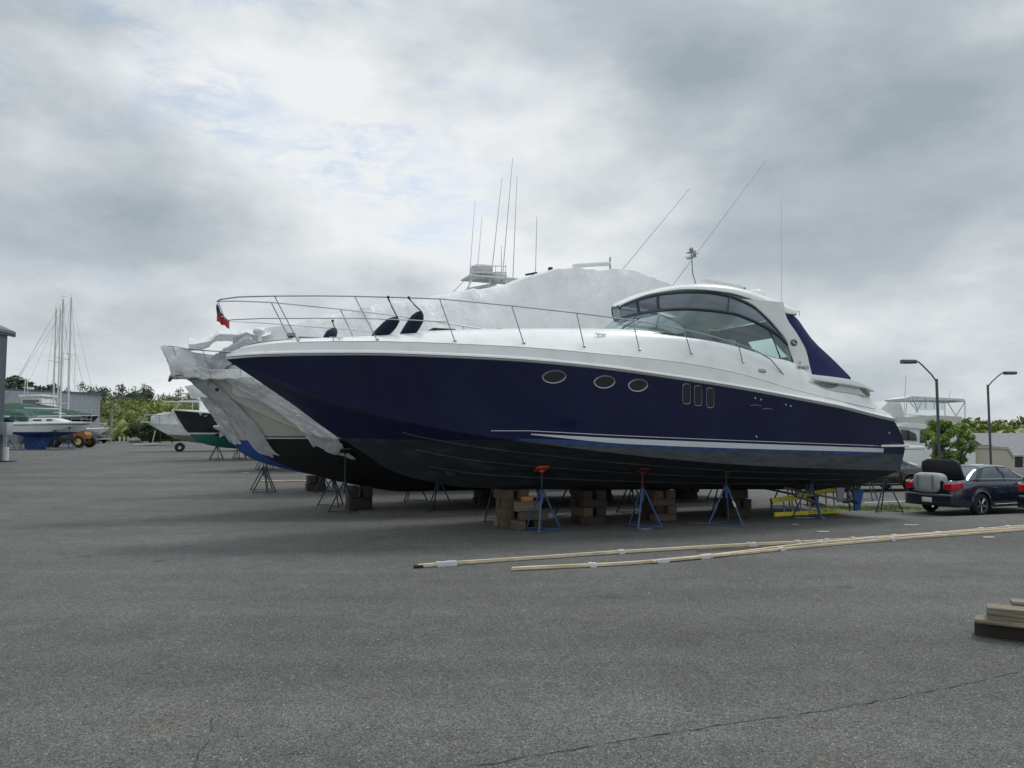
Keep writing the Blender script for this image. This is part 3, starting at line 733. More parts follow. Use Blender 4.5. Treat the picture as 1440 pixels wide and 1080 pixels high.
# wing moulding and vents below the arch
for sd in (1, -1):
    mb = MB(); rows = []
    for i in range(31):
        u = lerp(3.4, .8, i/30); zc_ = T((.8, 3.42), (1.4, 3.60), (2.76, 3.72), (3.4, 3.76))(u); h_ = .10*math.sin(min(1, (i+2)/14)*1.57)*min(1, (31-i)/8); o = 1.93+.10*math.sin(i/30*3.1)
        rows.append([Vector((u, sd*(o-.28), zc_+.03)), Vector((u, sd*(o-.02), zc_+.015)), Vector((u, sd*o, zc_-.03)), Vector((u, sd*(o+.012), zc_-.03-h_)), Vector((u, sd*(o-.03), zc_-.06-h_)), Vector((u, sd*(o-.28), zc_-.06-h_))])
    mb.grid(rows, True); mb.poly(rows[0]); mb.poly(rows[-1])
    mb.build('side_wing', M['gel'], ship, 35)
    def vp(u, d, o): return Vector((u, sd*(deckv(u, vtop(u)-d)+o), vtop(u)-d))
    mb = MB()
    mb.grid([[vp(lerp(3.1, .95, i/24), lerp(-.03, (.17*math.sin(min(1, (i+1)/12)*1.57)*min(1, (25-i)/4)), j/4), .012) for j in range(5)] for i in range(25)])
    vt = mb.build('air_vent', M['ventpanel'], ship)  # flush panel, greyer than the gelcoat: shade of the hollow put into its colour
    for (u0, u1) in ((2.95, 2.1), (1.32, 1.0)):
        MB().grid([[vp(lerp(u0, u1, i/8), lerp(-.03, .01+.09*math.sin(i/8*3.14)+(.06*i/8 if u1 < 1.1 else 0), j/3), .02) for j in range(4)] for i in range(9)]).build('vent_opening', M['ventd'], vt)
# radar array, dome, horn, mast light, antennas
q = onv(1015, 398, .0)
ra0, ra1 = onv(987, 394, .30), onv(1043, 404.5, -.15); rd = ra1-ra0
mb = MB().box((ra0+ra1)/2, (rd.length, .16, .13), rd.to_track_quat('X', 'Z').to_matrix(), bev=.04)
ra = mb.build('radar_array', M['gel'], ship)
MB().lathe([(.22, 0), (.2, .1), (.1, .16), (.1, .2)], ((ra0+ra1)/2-Vector((0, 0, .24))), 14).build('radar_pedestal', M['gel'], ra)
MB().lathe([(.0, .26), (.16, .24), (.25, .15), (.28, .03), (.27, 0)], onv(1062, 420, -.15), 18).build('satellite_dome', M['gel'], ship)
p_ = onv(1047, 411, .6); MB().tube([p_, p_+Vector((0, 0, .13))], .03, 8).build('horn', M['dsteel'], ship)
a1 = onv(1099, 436, 1.2); a2 = onv(1099, 277, 1.2)
mb = MB().tube([a1, a2], .012, 5, .005); mb.box(a1+Vector((.05, 0, 0)), (.16, .06, .08), bev=.02); mb.build('whip_antenna', M['whitepaint'], ship)
a1 = onv(944, 404, -.9); a2 = onv(1077, 226, -.9)
mb = MB().tube([a1-Vector((0, 0, .1)), a1, a2], .011, 5, .005); mb.build('whip_antenna', M['dsteel'], ship)
m0 = onv(979, 402, .0); m1 = onv(974, 384, .0); m2 = onv(972, 352, .0)
mb = MB().tube([m0-Vector((0, 0, .1)), m0, m1, m2], .016, 6); mb.box(m2-Vector((0, 0, .05)), (.12, .3, .02)); mb.box(m2-Vector((0, 0, .2)), (.1, .34, .03))
mb.lathe([(.05, 0), (.06, .06), (.04, .1)], m2-Vector((0, 0, .03)), 8); mb.lathe([(.04, 0), (.05, .09)], m2-Vector((0, -.14, .19)), 8)
mb.tube([m2-Vector((.0, .35, .12)), m2+Vector((0, .35, -.16))], .006, 4)
mb.build('mast_light', M['dsteel'], ship)
mb = MB().tube([onv(1115, 441, 1.1), onv(1115, 437, 1.1), onv(1124, 438, 1.1), onv(1124, 444, 1.1)], .012, 5); mb.build('grab_handle', M['steel'], ship)
# cockpit furniture seen through the glass
mb = MB().box((6.15, .75, 3.95), (.7, 1.3, 1.2), bev=.1); mb.box((6.3, .75, 4.62), (.45, 1.1, .2), Matrix.Rotation(.4, 3, 'Y'), bev=.05)
mb.build('helm_console', M['plasticd'], ship)
for v in (.75, -.9):
    mb = MB().box((5.1, v, 3.85), (.6, 1.0, .5), bev=.1); mb.box((4.82, v, 4.3), (.18, 1.0, .75), Matrix.Rotation(-.15, 3, 'Y'), bev=.07)
    mb.build('helm_seat', M['interior'], ship)
mb = MB().box((3.2, -.9, 3.55), (1.8, .7, .5), bev=.1); mb.box((3.2, -1.35, 3.9), (1.8, .18, .6), bev=.07); mb.build('cockpit_sofa', M['interior'], ship)
MB().lathe([(.17, -.012), (.19, 0), (.17, .012), (.15, 0), (.17, -.012)], (5.72, .75, 4.6), 18, Matrix.Rotation(R(-55), 3, 'Y')).build('steering_wheel', M['black'], ship)
# swim platform, drives
mb = MB().box((-.42, 0, 1.86), (.95, 4.1, .11), bev=.045)
sp_ = mb.build('swim_platform', M['gel'], ship)
MB().box((.45, 2.235, 1.92), (1.0, .05, .06), bev=.02).build('platform_fender', M['gel'], sp_)
for v in (-.8, .8):
    mb = MB().tube([(2.9, v, .80), (.7, v, .38)], .03, 8); mb.prism([(.85, v-.02, .36), (1.05, v-.02, .36), (1.1, v-.02, .75), (.8, v-.02, .75)], (0, .04, 0))
    mb.build('propeller_shaft', M['dsteel'], ship)
    mb = MB()
    for k in range(4):
        A = Matrix.Rotation(k*1.5708, 3, 'X')@Matrix.Rotation(.5, 3, 'Z')
        mb.blob(Vector((.62, v, .37))+Matrix.Rotation(k*1.5708, 3, 'X')@Vector((0, 0, .16)), (.02, .09, .15), 1, M=A)
    mb.lathe([(0, .1), (.05, .06), (.06, -.08)], (.62, v, .37), 8, Matrix.Rotation(-1.57, 3, 'Y')); mb.build('propeller', M['dsteel'], ship)
    MB().prism([(.28, v-.025, .1), (.45, v-.025, .1), (.5, v-.025, .66), (.1, v-.025, .66)], (0, .05, 0)).build('rudder', M['bluebot'], ship)
for v in (-.9, .9):
    MB().box((-.02, v, 1.3), (.16, .8, .05), Matrix.Rotation(.15, 3, 'Y')).build('trim_tab', M['dsteel'], ship)
# things hung on the rail
def tow(q): # ship frame -> world
    x, y = W(q[0], q[1]); return Vector((x, y, q[2]))
def local_thing(name, label, cat, q, group=None):
    return thing(name, label, cat, tow(q), RZ, group)
def fender(a, b, rail, r, label):
    a, b, rail = Vector(a), Vector(b), Vector(rail); t = local_thing('covered_fender', label, 'fender', b, 'navy fenders hung from the bow rail')
    a2, r2 = a-b, rail-b
    d = a2.normalized(); q = d.to_track_quat('Z', 'Y').to_matrix(); ln = a2.length
    prof = [(.0, 0), (r*.6, .03), (r*.93, .12), (r, .25), (r*1.02, ln*.6), (r*.95, ln-.16), (r*.6, ln-.04), (.04, ln)]
    mb = MB().lathe(prof, (0, 0, 0), 16, q)
    for i, v in enumerate(mb.v): mb.v[i] = tuple(Vector(v)*(1+.05*noise.noise(Vector(v)*6)))
    mb.build('fender_cover', M['fendercloth'], t, 60)
    mb = MB().tube([a2, a2.lerp(r2, .5)+Vector((.02, 0, 0)), r2], .011, 5); mb.tube([a2+Vector((0, .03, 0)), r2+Vector((.03, 0, 0))], .009, 5); mb.blob(r2, (.035, .035, .035), 1)
    mb.build('rope', M['rope'], t)
fender(onv(559, 447, .72), onv(524, 478, .55)-Vector((0, 0, .04)), (13.72, rv(13.72), rzz(13.72)), .145, 'navy covered fender leaning on the foredeck, nearer the bow of the two large ones')
fender(onv(593, 439, .85), onv(566, 480, .65), (13.30, rv(13.30), rzz(13.30)), .155, 'navy covered fender standing tallest on the foredeck, next to the third stanchion')
fender(onv(472, 463, -.62), onv(457, 482, -.45), onv(468, 451, -1.0), .13, 'short dark fender on the far side of the bow rail by the cleat')
fl = local_thing('bow_flag', 'small folded navy and red flag hanging from the tip of the bow rail', 'flag', (17.1, 0, 5.0))
mb = MB().grid([[Vector((.03+.01*math.sin(j*2+i), .0+.03*math.sin(i*2), -.02-.22*i/4-.02*j)) + Vector((-.11*j/3*(.3+i/4), 0, 0)) for j in range(4)] for i in range(5)]); mb.build('navy_half', M['navycloth'], fl, 60, solid=.008)
mb = MB().grid([[Vector((.02-.25*j/5, .03*math.sin(j*2), -.22-.18*i/4-.03*j+.02*math.sin(j*2.5))) for j in range(6)] for i in range(5)]); mb.build('red_half', M['red'], fl, 60, solid=.008)
# ------------------------------------------------------------------ camera, world, sun, ground
cd = bpy.data.cameras.new('camera'); cam = bpy.data.objects.new('camera', cd); C.objects.link(cam)
cd.sensor_width = 36; cd.lens = 27; cd.clip_end = 6000; cam.location = (0, 0, H); cam.rotation_euler = (math.pi/2+PITCH, 0, 0)
scene.camera = cam
scene.view_settings.view_transform = 'Standard'; scene.view_settings.look = 'None'; scene.view_settings.exposure = 0; scene.view_settings.gamma = 1
w = bpy.data.worlds.new('World'); scene.world = w; w.use_nodes = True
nt = w.node_tree; N = nt.nodes; Lk = nt.links; bg = N['Background']; bg.inputs['Strength'].default_value = .10
SUN_EL, SUN_AZ = R(55), R(48)      # behind the clouds, high, to the right and beyond the boats
sky = N.new('ShaderNodeTexSky'); sky.sky_type = 'NISHITA'; sky.sun_disc = False; sky.sun_elevation = SUN_EL; sky.sun_rotation = SUN_AZ
tc = N.new('ShaderNodeTexCoord'); sx = N.new('ShaderNodeSeparateXYZ'); Lk.new(tc.outputs['Generated'], sx.inputs[0])
def mth(op, a, b=0, c=None):
    x = N.new('ShaderNodeMath'); x.operation = op
    for i, q in enumerate((a, b, c)):
        if q is None: continue
        if isinstance(q, (int, float)): x.inputs[i].default_value = q
        else: Lk.new(q, x.inputs[i])
    return x.outputs[0]
zz = mth('ADD', mth('MAXIMUM', sx.outputs[2], 0), .16)
cb = N.new('ShaderNodeCombineXYZ'); Lk.new(mth('DIVIDE', sx.outputs[0], zz), cb.inputs[0]); Lk.new(mth('DIVIDE', sx.outputs[1], zz), cb.inputs[1])
def nz(scale, det, ro, off=(0, 0, 0), st=(1, 1, 1), dist=0):
    mp = N.new('ShaderNodeMapping'); mp.inputs['Location'].default_value = off; mp.inputs['Scale'].default_value = st; Lk.new(cb.outputs[0], mp.inputs[0])
    n = N.new('ShaderNodeTexNoise'); n.inputs['Scale'].default_value = scale; n.inputs['Detail'].default_value = det; n.inputs['Roughness'].default_value = ro; n.inputs['Distortion'].default_value = dist
    Lk.new(mp.outputs[0], n.inputs['Vector']); return n.outputs['Fac']
def mr(v, a, b, c, d, smooth=True):
    r = N.new('ShaderNodeMapRange'); r.inputs['From Min'].default_value = a; r.inputs['From Max'].default_value = b; r.inputs['To Min'].default_value = c; r.inputs['To Max'].default_value = d
    if smooth: r.interpolation_type = 'SMOOTHSTEP'
    Lk.new(v, r.inputs['Value']); return r.outputs[0]
def n3(scale, det, ro, off=(0, 0, 0), zs=2.0, dist=0):
    mp = N.new('ShaderNodeMapping'); mp.inputs['Location'].default_value = off; mp.inputs['Scale'].default_value = (1, 1, zs); Lk.new(tc.outputs['Generated'], mp.inputs[0])
    n = N.new('ShaderNodeTexNoise'); n.inputs['Scale'].default_value = scale; n.inputs['Detail'].default_value = det; n.inputs['Roughness'].default_value = ro; n.inputs['Distortion'].default_value = dist
    Lk.new(mp.outputs[0], n.inputs['Vector']); return n.outputs['Fac']
# billows: smooth cells, warped so that their edges break up
wn = N.new('ShaderNodeTexNoise'); wn.inputs['Scale'].default_value = 3.2; wn.inputs['Detail'].default_value = 7; wn.inputs['Roughness'].default_value = .62
mw = N.new('ShaderNodeMapping'); mw.inputs['Scale'].default_value = (1, 1, 2.1); Lk.new(tc.outputs['Generated'], mw.inputs[0]); Lk.new(mw.outputs[0], wn.inputs['Vector'])
wv = N.new('ShaderNodeVectorMath'); wv.operation = 'MULTIPLY_ADD'; Lk.new(wn.outputs['Color'], wv.inputs[0]); wv.inputs[1].default_value = (.34, .34, .34); Lk.new(mw.outputs[0], wv.inputs[2])
def billow(sc, off):
    o_ = N.new('ShaderNodeVectorMath'); o_.operation = 'ADD'; Lk.new(wv.outputs[0], o_.inputs[0]); o_.inputs[1].default_value = off
    v = N.new('ShaderNodeTexVoronoi'); v.feature = 'SMOOTH_F1'; v.inputs['Scale'].default_value = sc; v.inputs['Smoothness'].default_value = .55; Lk.new(o_.outputs[0], v.inputs['Vector']); return v.outputs['Distance']
nA = n3(1.9, 2, .5, (3.1, 1.7, .3), 1.8, 0); nC = n3(14, 8, .6, (2, 2, 0), 1.6)
dens = mth('ADD', mth('MULTIPLY', nA, .55), mth('ADD', mth('MULTIPLY', mth('SUBTRACT', 1, billow(3.4, (.3, 4.2, 1.0))), .30), mth('ADD', mth('MULTIPLY', n3(7.5, 6, .55, (2.3, 1.2, 0), 2.2), .20), mth('MULTIPLY', nC, .09))))
dens = mth('SUBTRACT', dens, mth('ADD', .045, mth('MULTIPLY', mr(sx.outputs[0], -.5, .05, 1, 0), .022)))
# the heavier bank of cloud stands to the right
side = mr(sx.outputs[0], .0, .45, 0, 1)
dens = mth('ADD', dens, mth('MULTIPLY', mth('MULTIPLY', side, mr(sx.outputs[2], .08, .25, .3, 1)), .085))
ramp = N.new('ShaderNodeValToRGB'); el = ramp.color_ramp.elements
el[0].position = .42; el[0].color = (.93, .955, .97, 1)
el[1].position = .735; el[1].color = (.37, .435, .48, 1)
for p_, c_ in ((.475, (.80, .84, .865, 1)), (.55, (.64, .69, .72, 1)), (.615, (.50, .565, .61, 1))):
    e = el.new(p_); e.color = c_
Lk.new(dens, ramp.inputs[0])
cl = N.new('ShaderNodeVectorMath'); cl.operation = 'SCALE'; Lk.new(ramp.outputs[0], cl.inputs[0]); Lk.new(mr(sx.outputs[2], .45, 1, 9.2, 20.5), cl.inputs['Scale'])
# thin blue breaks on the left
left = mr(sx.outputs[0], -.25, .15, 1, 0)
brk = mth('MULTIPLY', mr(n3(3.2, 3, .5, (7.7, .3, 0), 2.4), .46, .62, 0, .8), mr(n3(11, 8, .68, (1, 4, 0), 3.2, .4), .40, .66, 0, .62))
brk = mth('MULTIPLY', mth('MULTIPLY', brk, left), mr(sx.outputs[2], .12, .22, 0, 1))
mx = N.new('ShaderNodeMix'); mx.data_type = 'RGBA'; Lk.new(brk, mx.inputs['Factor']); Lk.new(cl.outputs[0], mx.inputs['A'])
skb = N.new('ShaderNodeVectorMath'); skb.operation = 'SCALE'; Lk.new(sky.outputs[0], skb.inputs[0]); skb.inputs['Scale'].default_value = 1.6
Lk.new(skb.outputs[0], mx.inputs['B'])
Lk.new(mx.outputs['Result'], bg.inputs['Color'])
sd = bpy.data.lights.new('sun', 'SUN'); sun = bpy.data.objects.new('sun', sd); C.objects.link(sun)
sd.energy = 1.5; sd.angle = R(15); sd.color = (1, .96, .9)
# sky texture azimuth: rotation 0 = +Y, clockwise seen from above
dirv = Vector((math.sin(SUN_AZ)*math.cos(SUN_EL), math.cos(SUN_AZ)*math.cos(SUN_EL), math.sin(SUN_EL)))
sun.rotation_euler = dirv.to_track_quat('Z', 'Y').to_euler()
def axis(a, b, c0, c1, fine):
    r = [c0+(c1-c0)*i/int((c1-c0)/fine) for i in range(int((c1-c0)/fine)+1)]
    d = fine; x = c1
    while x < b: d *= 1.22; x = min(b, x+d); r.append(x)
    d = fine; x = c0; lft = []
    while x > a: d *= 1.22; x = max(a, x-d); lft.append(x)
    return lft[::-1]+r
gx = axis(-4000, 4000, -34, 26, .8); gy = axis(-300, 5000, 17, 46, .5)
g = MB().grid([[(x, y, ground(x, y)) for x in gx] for y in gy]).build('ground', M['ground'], weld=False)
tag(g, kind='structure')
# ------------------------------------------------------------------ boat stands and keel blocks
CACHE = {}
def once(key, fn):
    if key not in CACHE: CACHE[key] = fn()
    return CACHE[key]
def meshobj(name, me, parent):
    o = bpy.data.objects.new(name, me); C.objects.link(o); o.parent = parent; return o
def stand(x, y, rz, ptop, tilt, label, group=None, legm='standblue', postm='post', padm='orange', hb=.92, name='boat_stand', pad=True, az=0, rad=.47):
    z0 = ground(x, y); t = thing(name, label, 'boat stand', (x, y, z0), rz, group)
    for k in range(3):
        a = k*2.0944
        d = Vector((math.cos(a), math.sin(a), 0))
        key = ('leg', k, legm, hb, rad)
        if key not in CACHE:
            o = MB().tube([d*.04+Vector((0, 0, hb)), d*rad+Vector((0, 0, .02))], .021, 6).build('leg', M[legm], t); CACHE[key] = o.data
        else: meshobj('leg', CACHE[key], t)
    key = ('br', legm, hb, rad)
    if key not in CACHE:
        mb = MB(); p = [Vector((math.cos(k*2.0944), math.sin(k*2.0944), 0))*rad*.97+Vector((0, 0, .05)) for k in range(3)]
        mb.tube([p[0], p[1], p[2], p[0]], .011, 5); o = mb.build('brace', M[legm], t); CACHE[key] = o.data
    else: meshobj('brace', CACHE[key], t)
    key = ('co', legm, hb)
    if key not in CACHE: CACHE[key] = MB().tube([(0, 0, hb-.25), (0, 0, hb+.02)], .034, 8).build('collar', M[legm], t).data
    else: meshobj('collar', CACHE[key], t)
    if pad:
        mb = MB().tube([(0, 0, hb-.3), (0, 0, ptop-z0-.05)], .018, 6); mb.box((0, 0, hb+.035), (.05, .16, .02)); mb.build('threaded_post', M[postm], t)
        Q = Matrix.Rotation(az-rz, 3, 'Z')@Matrix.Rotation(tilt, 3, 'Y')
        mb = MB().box((0, 0, ptop-z0), (.30, .30, .05), Q, bev=.02); mb.blob((0, 0, ptop-z0-.05), (.07, .07, .05), 1); mb.build('pad', M[padm], t)
    return t
def under(h, org, u, sd, vin):
    """world position and hull height for a stand under hull h whose frame starts at org"""
    z = h.zk(u)+.01
    # find z where half breadth equals vin
    lo, hi = h.zk(u), h.zs(u)
    for _ in range(30):
        m_ = (lo+hi)/2
        if h.hb(u, m_) < vin: lo = m_
        else: hi = m_
    return lo
# near side of the blue yacht
near = [((762, 743.5), .35, 'blue boat stand with a bright orange pad, nearest the bow of the navy yacht', 'orange', 'post', 'standblue', 1.45),
        ((904, 739.5), .12, 'blue boat stand with a rusty red post, under the navy yacht', 'rustpad', 'redpole', 'standblue', 1.5),
        ((1022, 734.5), 1.2, 'blue boat stand with a white band on one leg, under the navy yacht', 'dimpad', 'post', 'standblue', 1.55),
        ((1141, 724.5), .75, 'blue boat stand in front of the yellow ladder under the navy stern', 'dimpad', 'post', 'standblue', 1.55)]
M['rustpad'] = mat('faded_red_pad', (.10, .02, .018), .8, var=.3)
M['dimpad'] = mat('dirty_pad', (.03, .025, .028), .8, var=.3)
def rl(x, y, z):
    px, py = onz(x, y, z); return px, py
for (px, py), rz, lab, padm, postm, legm, vin in near:
    x, y = onz(px, py+4)
    u = (x-O[0])*AX[0]+(y-O[1])*AX[1]; v = (x-O[0])*NX[0]+(y-O[1])*NX[1]
    z = under(hull, None, u, 1, max(.6, v-.0))
    s = stand(x, y, rz, z-.05, -.38, lab, 'blue stands under the near side of the navy yacht', legm, postm, padm, az=RZ-math.pi/2 if 0 else RZ+math.pi/2)
    if 'white band' in lab:
        a = 2*2.0944; d = Vector((math.cos(a), math.sin(a), 0))
        MB().tube([d*.19+Vector((0, 0, .60)), d*.26+Vector((0, 0, .46))], .023, 6).build('white_band', M['whitepaint'], s)
x, y = ong(1247, 720.5)
stand(x, y, 1.57-.1, 0, 0, 'dark boat stand without a pad, standing free just behind the navy stern', 'spare stands behind the stern', 'standdark', pad=False, hb=1.0)
x, y = ong(1221, 704)
stand(x, y, .4, 0, 0, 'smaller looking padless stand on the weeds, farther back behind the navy stern', 'spare stands behind the stern', 'standdark', pad=False, hb=.95)
for i, (u, v) in enumerate(((10.4, -1.25), (8.2, -1.3), (6.2, -1.5), (3.2, -1.5), (.8, -1.5))):
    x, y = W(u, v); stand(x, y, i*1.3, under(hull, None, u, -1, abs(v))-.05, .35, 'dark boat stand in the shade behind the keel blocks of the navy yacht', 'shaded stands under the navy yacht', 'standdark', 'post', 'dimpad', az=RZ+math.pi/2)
# timbers
def timber(x, y, z, rz, dim, m, label, group, name='keel_block'):
    key = ('tb', dim, m, random.randrange(3))
    if key not in CACHE:
        mb = MB().box((0, 0, 0), dim, bev=.012)
        for i, v in enumerate(mb.v): mb.v[i] = tuple(Vector(v)+Vector((1, .6, .6))*.008*noise.noise(Vector(v)*7+Vector((key[3]*3, 0, 0))))
        o = mb.build(name, M[m]); CACHE[key] = o.data
    else:
        o = bpy.data.objects.new(name, CACHE[key]); C.objects.link(o)
    o.location = (x, y, z); o.rotation_euler = (0, 0, rz)
    return tag(o, label, 'timber block', group)
def stack(u, v, n, top, desc, group, org=(0, 0), special=False, rot=0):
    x0, y0 = W(u, v); z0 = ground(x0, y0); hgt = (top-z0-.005)/n
    for k in range(n):
        nn = 2 if k < n-1 else 1+(k % 2)
        dim = (.68, .26, round(hgt-.004, 3))
        for j in range(nn):
            a = RZ+rot+(math.pi/2 if k % 2 else 0)+random.uniform(-.07, .07); off = (j-.5)*.38 if nn == 2 else 0
            x = x0-math.sin(a)*off+random.uniform(-.04, .04); y = y0+math.cos(a)*off
            m = random.choice(['timber', 'timber', 'timber2']) if 'nearest the bow' in desc else random.choice(['timberd', 'timberd', 'timber']) if 'navy' in desc else 'timberd'  # stacks behind the foremost: shade under the hulls put into the timber colour
            lv_ = ['bottom layer', 'second layer', 'third layer', 'top layer'][min(3, k) if k < n-1 else 3]
            lab = 'brown keel block in the %s of the %s' % (lv_, desc)
            if special and k == n-1: lab = 'fresh orange-brown keel block on top of the %s' % desc if j == 1 or nn == 1 else lab
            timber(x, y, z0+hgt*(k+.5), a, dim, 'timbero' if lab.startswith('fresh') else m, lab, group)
kz = lambda u: hull.zk(u)
stack(10.35, -.12, 4, kz(10.3), 'navy yacht stack nearest the bow', 'keel blocks of the foremost stack')
# one newer short offcut on that stack
x, y = W(10.2, .42); o = MB().box((0, 0, 0), (.26, .14, .11), bev=.006).build('wood_offcut', M['timbero']); o.location = (x, y, .70); o.rotation_euler = (0, 0, RZ)
tag(o, 'short orange wood offcut on the stack nearest the bow', 'wood offcut')
x, y = W(10.2, .40); timber(x, y, .53, RZ, (.60, .22, .22), 'timber2', 'grey keel block carrying the orange offcut beside the foremost stack', None)
x, y = W(10.05, .45); timber(x, y, .315, RZ+.05, (.70, .26, .2), 'timber', 'wide brown keel block below the grey one beside the foremost stack', None)
for dx_ in (-.2, .24):
    x, y = W(10.2+dx_, .42); timber(x, y, .105, RZ+math.pi/2, (.5, .22, .205), 'timberd' if dx_ < 0 else 'timber', 'short keel block standing on the asphalt beside the foremost stack', 'short blocks on the asphalt')
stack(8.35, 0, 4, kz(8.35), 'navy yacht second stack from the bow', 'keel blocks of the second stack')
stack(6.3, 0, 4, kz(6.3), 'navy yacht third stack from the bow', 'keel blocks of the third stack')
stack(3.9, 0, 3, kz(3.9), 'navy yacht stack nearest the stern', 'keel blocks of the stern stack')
# yellow ladder lying on its side
def gp(x, y): return Vector((*onz(x, y), 0))
la, lb = gp(1089, 726.5), gp(1185, 721); ld = (lb-la).normalized(); ln = Vector((-ld.y, ld.x, 0))
lad = thing('step_ladder', 'yellow step ladder lying on its side under the stern of the navy yacht', 'ladder', la)
Ll = (lb-la).length
def seg(a, b, w, t, nm, m, par):
    d = b-a; Q = d.to_track_quat('X', 'Z').to_matrix(); return MB().box((a+b)/2, (d.length, t, w), Q, bev=.004).build(nm, M[m], par)
seg(Vector((0, 0, .05)), ld*Ll*.48+Vector((0, 0, .045)), .12, .04, 'side_rail', 'yellow', lad)
seg(ld*Ll*.5+Vector((0, 0, .045))+ln*.1, ld*Ll+ln*.1+Vector((0, 0, .045)), .11, .04, 'side_rail', 'yellow', lad)
seg(Vector((.02, 0, .42))+ln*.12, ld*Ll*.50+Vector((0, 0, .50))+ln*.12, .13, .04, 'side_rail', 'yellow', lad)
seg(ld*Ll*.42+Vector((0, 0, .5))+ln*.2, ld*Ll*1.03+Vector((0, 0, .66))+ln*.2, .13, .04, 'side_rail', 'yellow', lad)
for f in (.14, .26, .38, .52, .64, .76, .88):
    a = ld*Ll*f+Vector((0, 0, .06)); b = ld*Ll*(f+.05)+ln*.15+Vector((0, 0, .40+.22*f)); seg(a, b, .06, .03, 'rung', 'cond', lad)
seg(Vector((-.05, 0, .02)), Vector((.0, 0, .48))+ln*.12, .03, .05, 'end_cap', 'plasticd', lad)
pb = seg(gp(1118, 728.5)+Vector((0, 0, .012)), gp(1160, 729)+Vector((0, 0, .012)), .02, .07, 'metal_strip', 'cond', None); tag(pb, 'thin grey metal strip lying on the asphalt in front of the yellow ladder', 'metal strip')
pb = seg(gp(968, 736)+Vector((0, 0, .015)), gp(1009, 737)+Vector((0, 0, .015)), .02, .05, 'loose_stick', 'timber2', None); tag(pb, 'thin pale stick on the asphalt in the shade by the third stand', 'stick')
pb = seg(Vector((*W(2.6, .9), .58)), Vector((*W(1.3, .6), .25)), .05, .1, 'leaning_plank', 'timber2', None); tag(pb, 'brown plank leaning under the stern above the yellow ladder', 'plank')

# ------------------------------------------------------------------ the row of wrapped boats
def ship2(name, label, v0, u0=0, cat='boat', g=0):
    x, y = W(u0, v0); return thing(name, label, cat, (x, y, g), RZ)
# second boat: cream sportfisher
SH = .2
b2 = ship2('sport_fishing_boat', 'cream sport fishing boat under white shrink wrap right behind the navy yacht', -5.6)
h2 = generic(17.75, 4.9, .75, 2.55, 3.78, 2.17, rk=.18, fore=.40, deadz=.6, gam=1.35)
h2.zk = T((0, .45), (11.5, .5), (13.3, .78), (14.4, 1.08), (15.18, 1.35), (15.8, 1.71), (16.5, 2.63), (17.27, 3.36), (17.75, 3.78))
h2.zc = T((0, 1.3), (9, 1.5), (14, 2.1), (17.75, 3.78))
h2.part(b2, 'hull_topside', M['beige'], False); h2.part(b2, 'hull_bottom', M['blackhull'], True)
h2.strip(b2, 'boot_stripe', M['stripewhite'], lambda u: 2.10, lambda u: 2.14, 1, 15.9, .006)
deckcap(h2, b2, 'deck', M['beige'])
rid2 = T((0, 5.4), (2.3, 7.2), (3.2, 7.5), (4.5, 7.78), (6.8, 7.66), (7.7, 7.36), (8.6, 7.05), (9.5, 6.85), (10.8, 6.58), (12.2, 6.28), (14.2, 5.7), (15.8, 5.25), (16.5, 4.95), (17.0, 4.75))
cover(h2, b2, 'shrink_wrap_cover', M['wrap'], rid2, T((0, 1.2), (4, 1.1), (7, 1.0), (9, .5), (13, .25), (17, .1)), -.1, 16.6, lambda u: .30+.2*math.sin(u*1.7), 2, .07)
h2.drape(b2, 'stem_wrap', M['wrapg'], 3.75, 1.66, lambda f: .55-.05*f, lambda f: -.05, .06, 1, .1, 3)
h2.drape(b2, 'stem_wrap', M['wrapg'], 3.7, 1.9, lambda f: .4, lambda f: -.05, .06, -1, .1, 9)
h2.drape(b2, 'side_wrap', M['wrap'], 4.1, 1.72, lambda f: lerp(.75, .8, f), lambda f: lerp(.75, 1.55, min(1, f*1.2)), .07, 1, .12, 5, flare=-.3)
# bow pulpit wrapped in torn film
MB().box((17.3, 0, 3.80), (1.5, .62, .10), bev=.03).build('bow_pulpit', M['beige'], b2)
def ragged(par, name, rows_fn, n, k, m, amp=.04, seed=0):
    mb = MB(); rows = []; n *= 2; k *= 2
    for i in range(n+1):
        row = []
        for j in range(k+1):
            q = rows_fn(i/n, j/k); q = q+Vector((.03, .03, .02))*(abs(noise.noise(q*7+Vector((seed, 3, 0))))+.4*noise.noise(q*17)); w_ = Vector((noise.noise(q*3+Vector((seed, 0, 0))), noise.noise(q*3+Vector((0, seed, 5))), noise.noise(q*3+Vector((9, 0, seed)))))
            row.append(q+w_*amp*2.5+w_.yzx*amp*.6)
        rows.append(row)
    mb.grid(rows); return mb.build(name, m, par, 60, solid=.006)
rail2 = curve3([(15.9, 1.15, 4.42), (16.8, .8, 4.45), (17.6, .52, 4.50), (18.15, .42, 4.58), (18.38, .2, 4.6), (18.42, 0, 4.6), (18.38, -.2, 4.6), (18.15, -.42, 4.58), (17.4, -.6, 4.5), (16.4, -.95, 4.45)])
low2 = curve3([(15.9, 1.35, 3.75), (16.8, .85, 3.70), (17.4, .5, 3.72), (17.9, .38, 3.74), (18.1, .2, 3.78), (18.1, 0, 3.8), (18.1, -.2, 3.78), (17.9, -.38, 3.74), (17.2, -.6, 3.72), (16.4, -1.0, 3.74)])
ragged(b2, 'pulpit_wrap', lambda s_, t: low2(lerp(.36, 1, s_)).lerp(rail2(lerp(.36, 1, s_)), t*(1-.0)), 34, 8, M['wrap'], .025, 2)
ragged(b2, 'pulpit_wrap', lambda s_, t: low2(lerp(0, .38, s_)).lerp(rail2(lerp(0, .38, s_)), t*.36), 20, 5, M['wrap'], .02, 6)
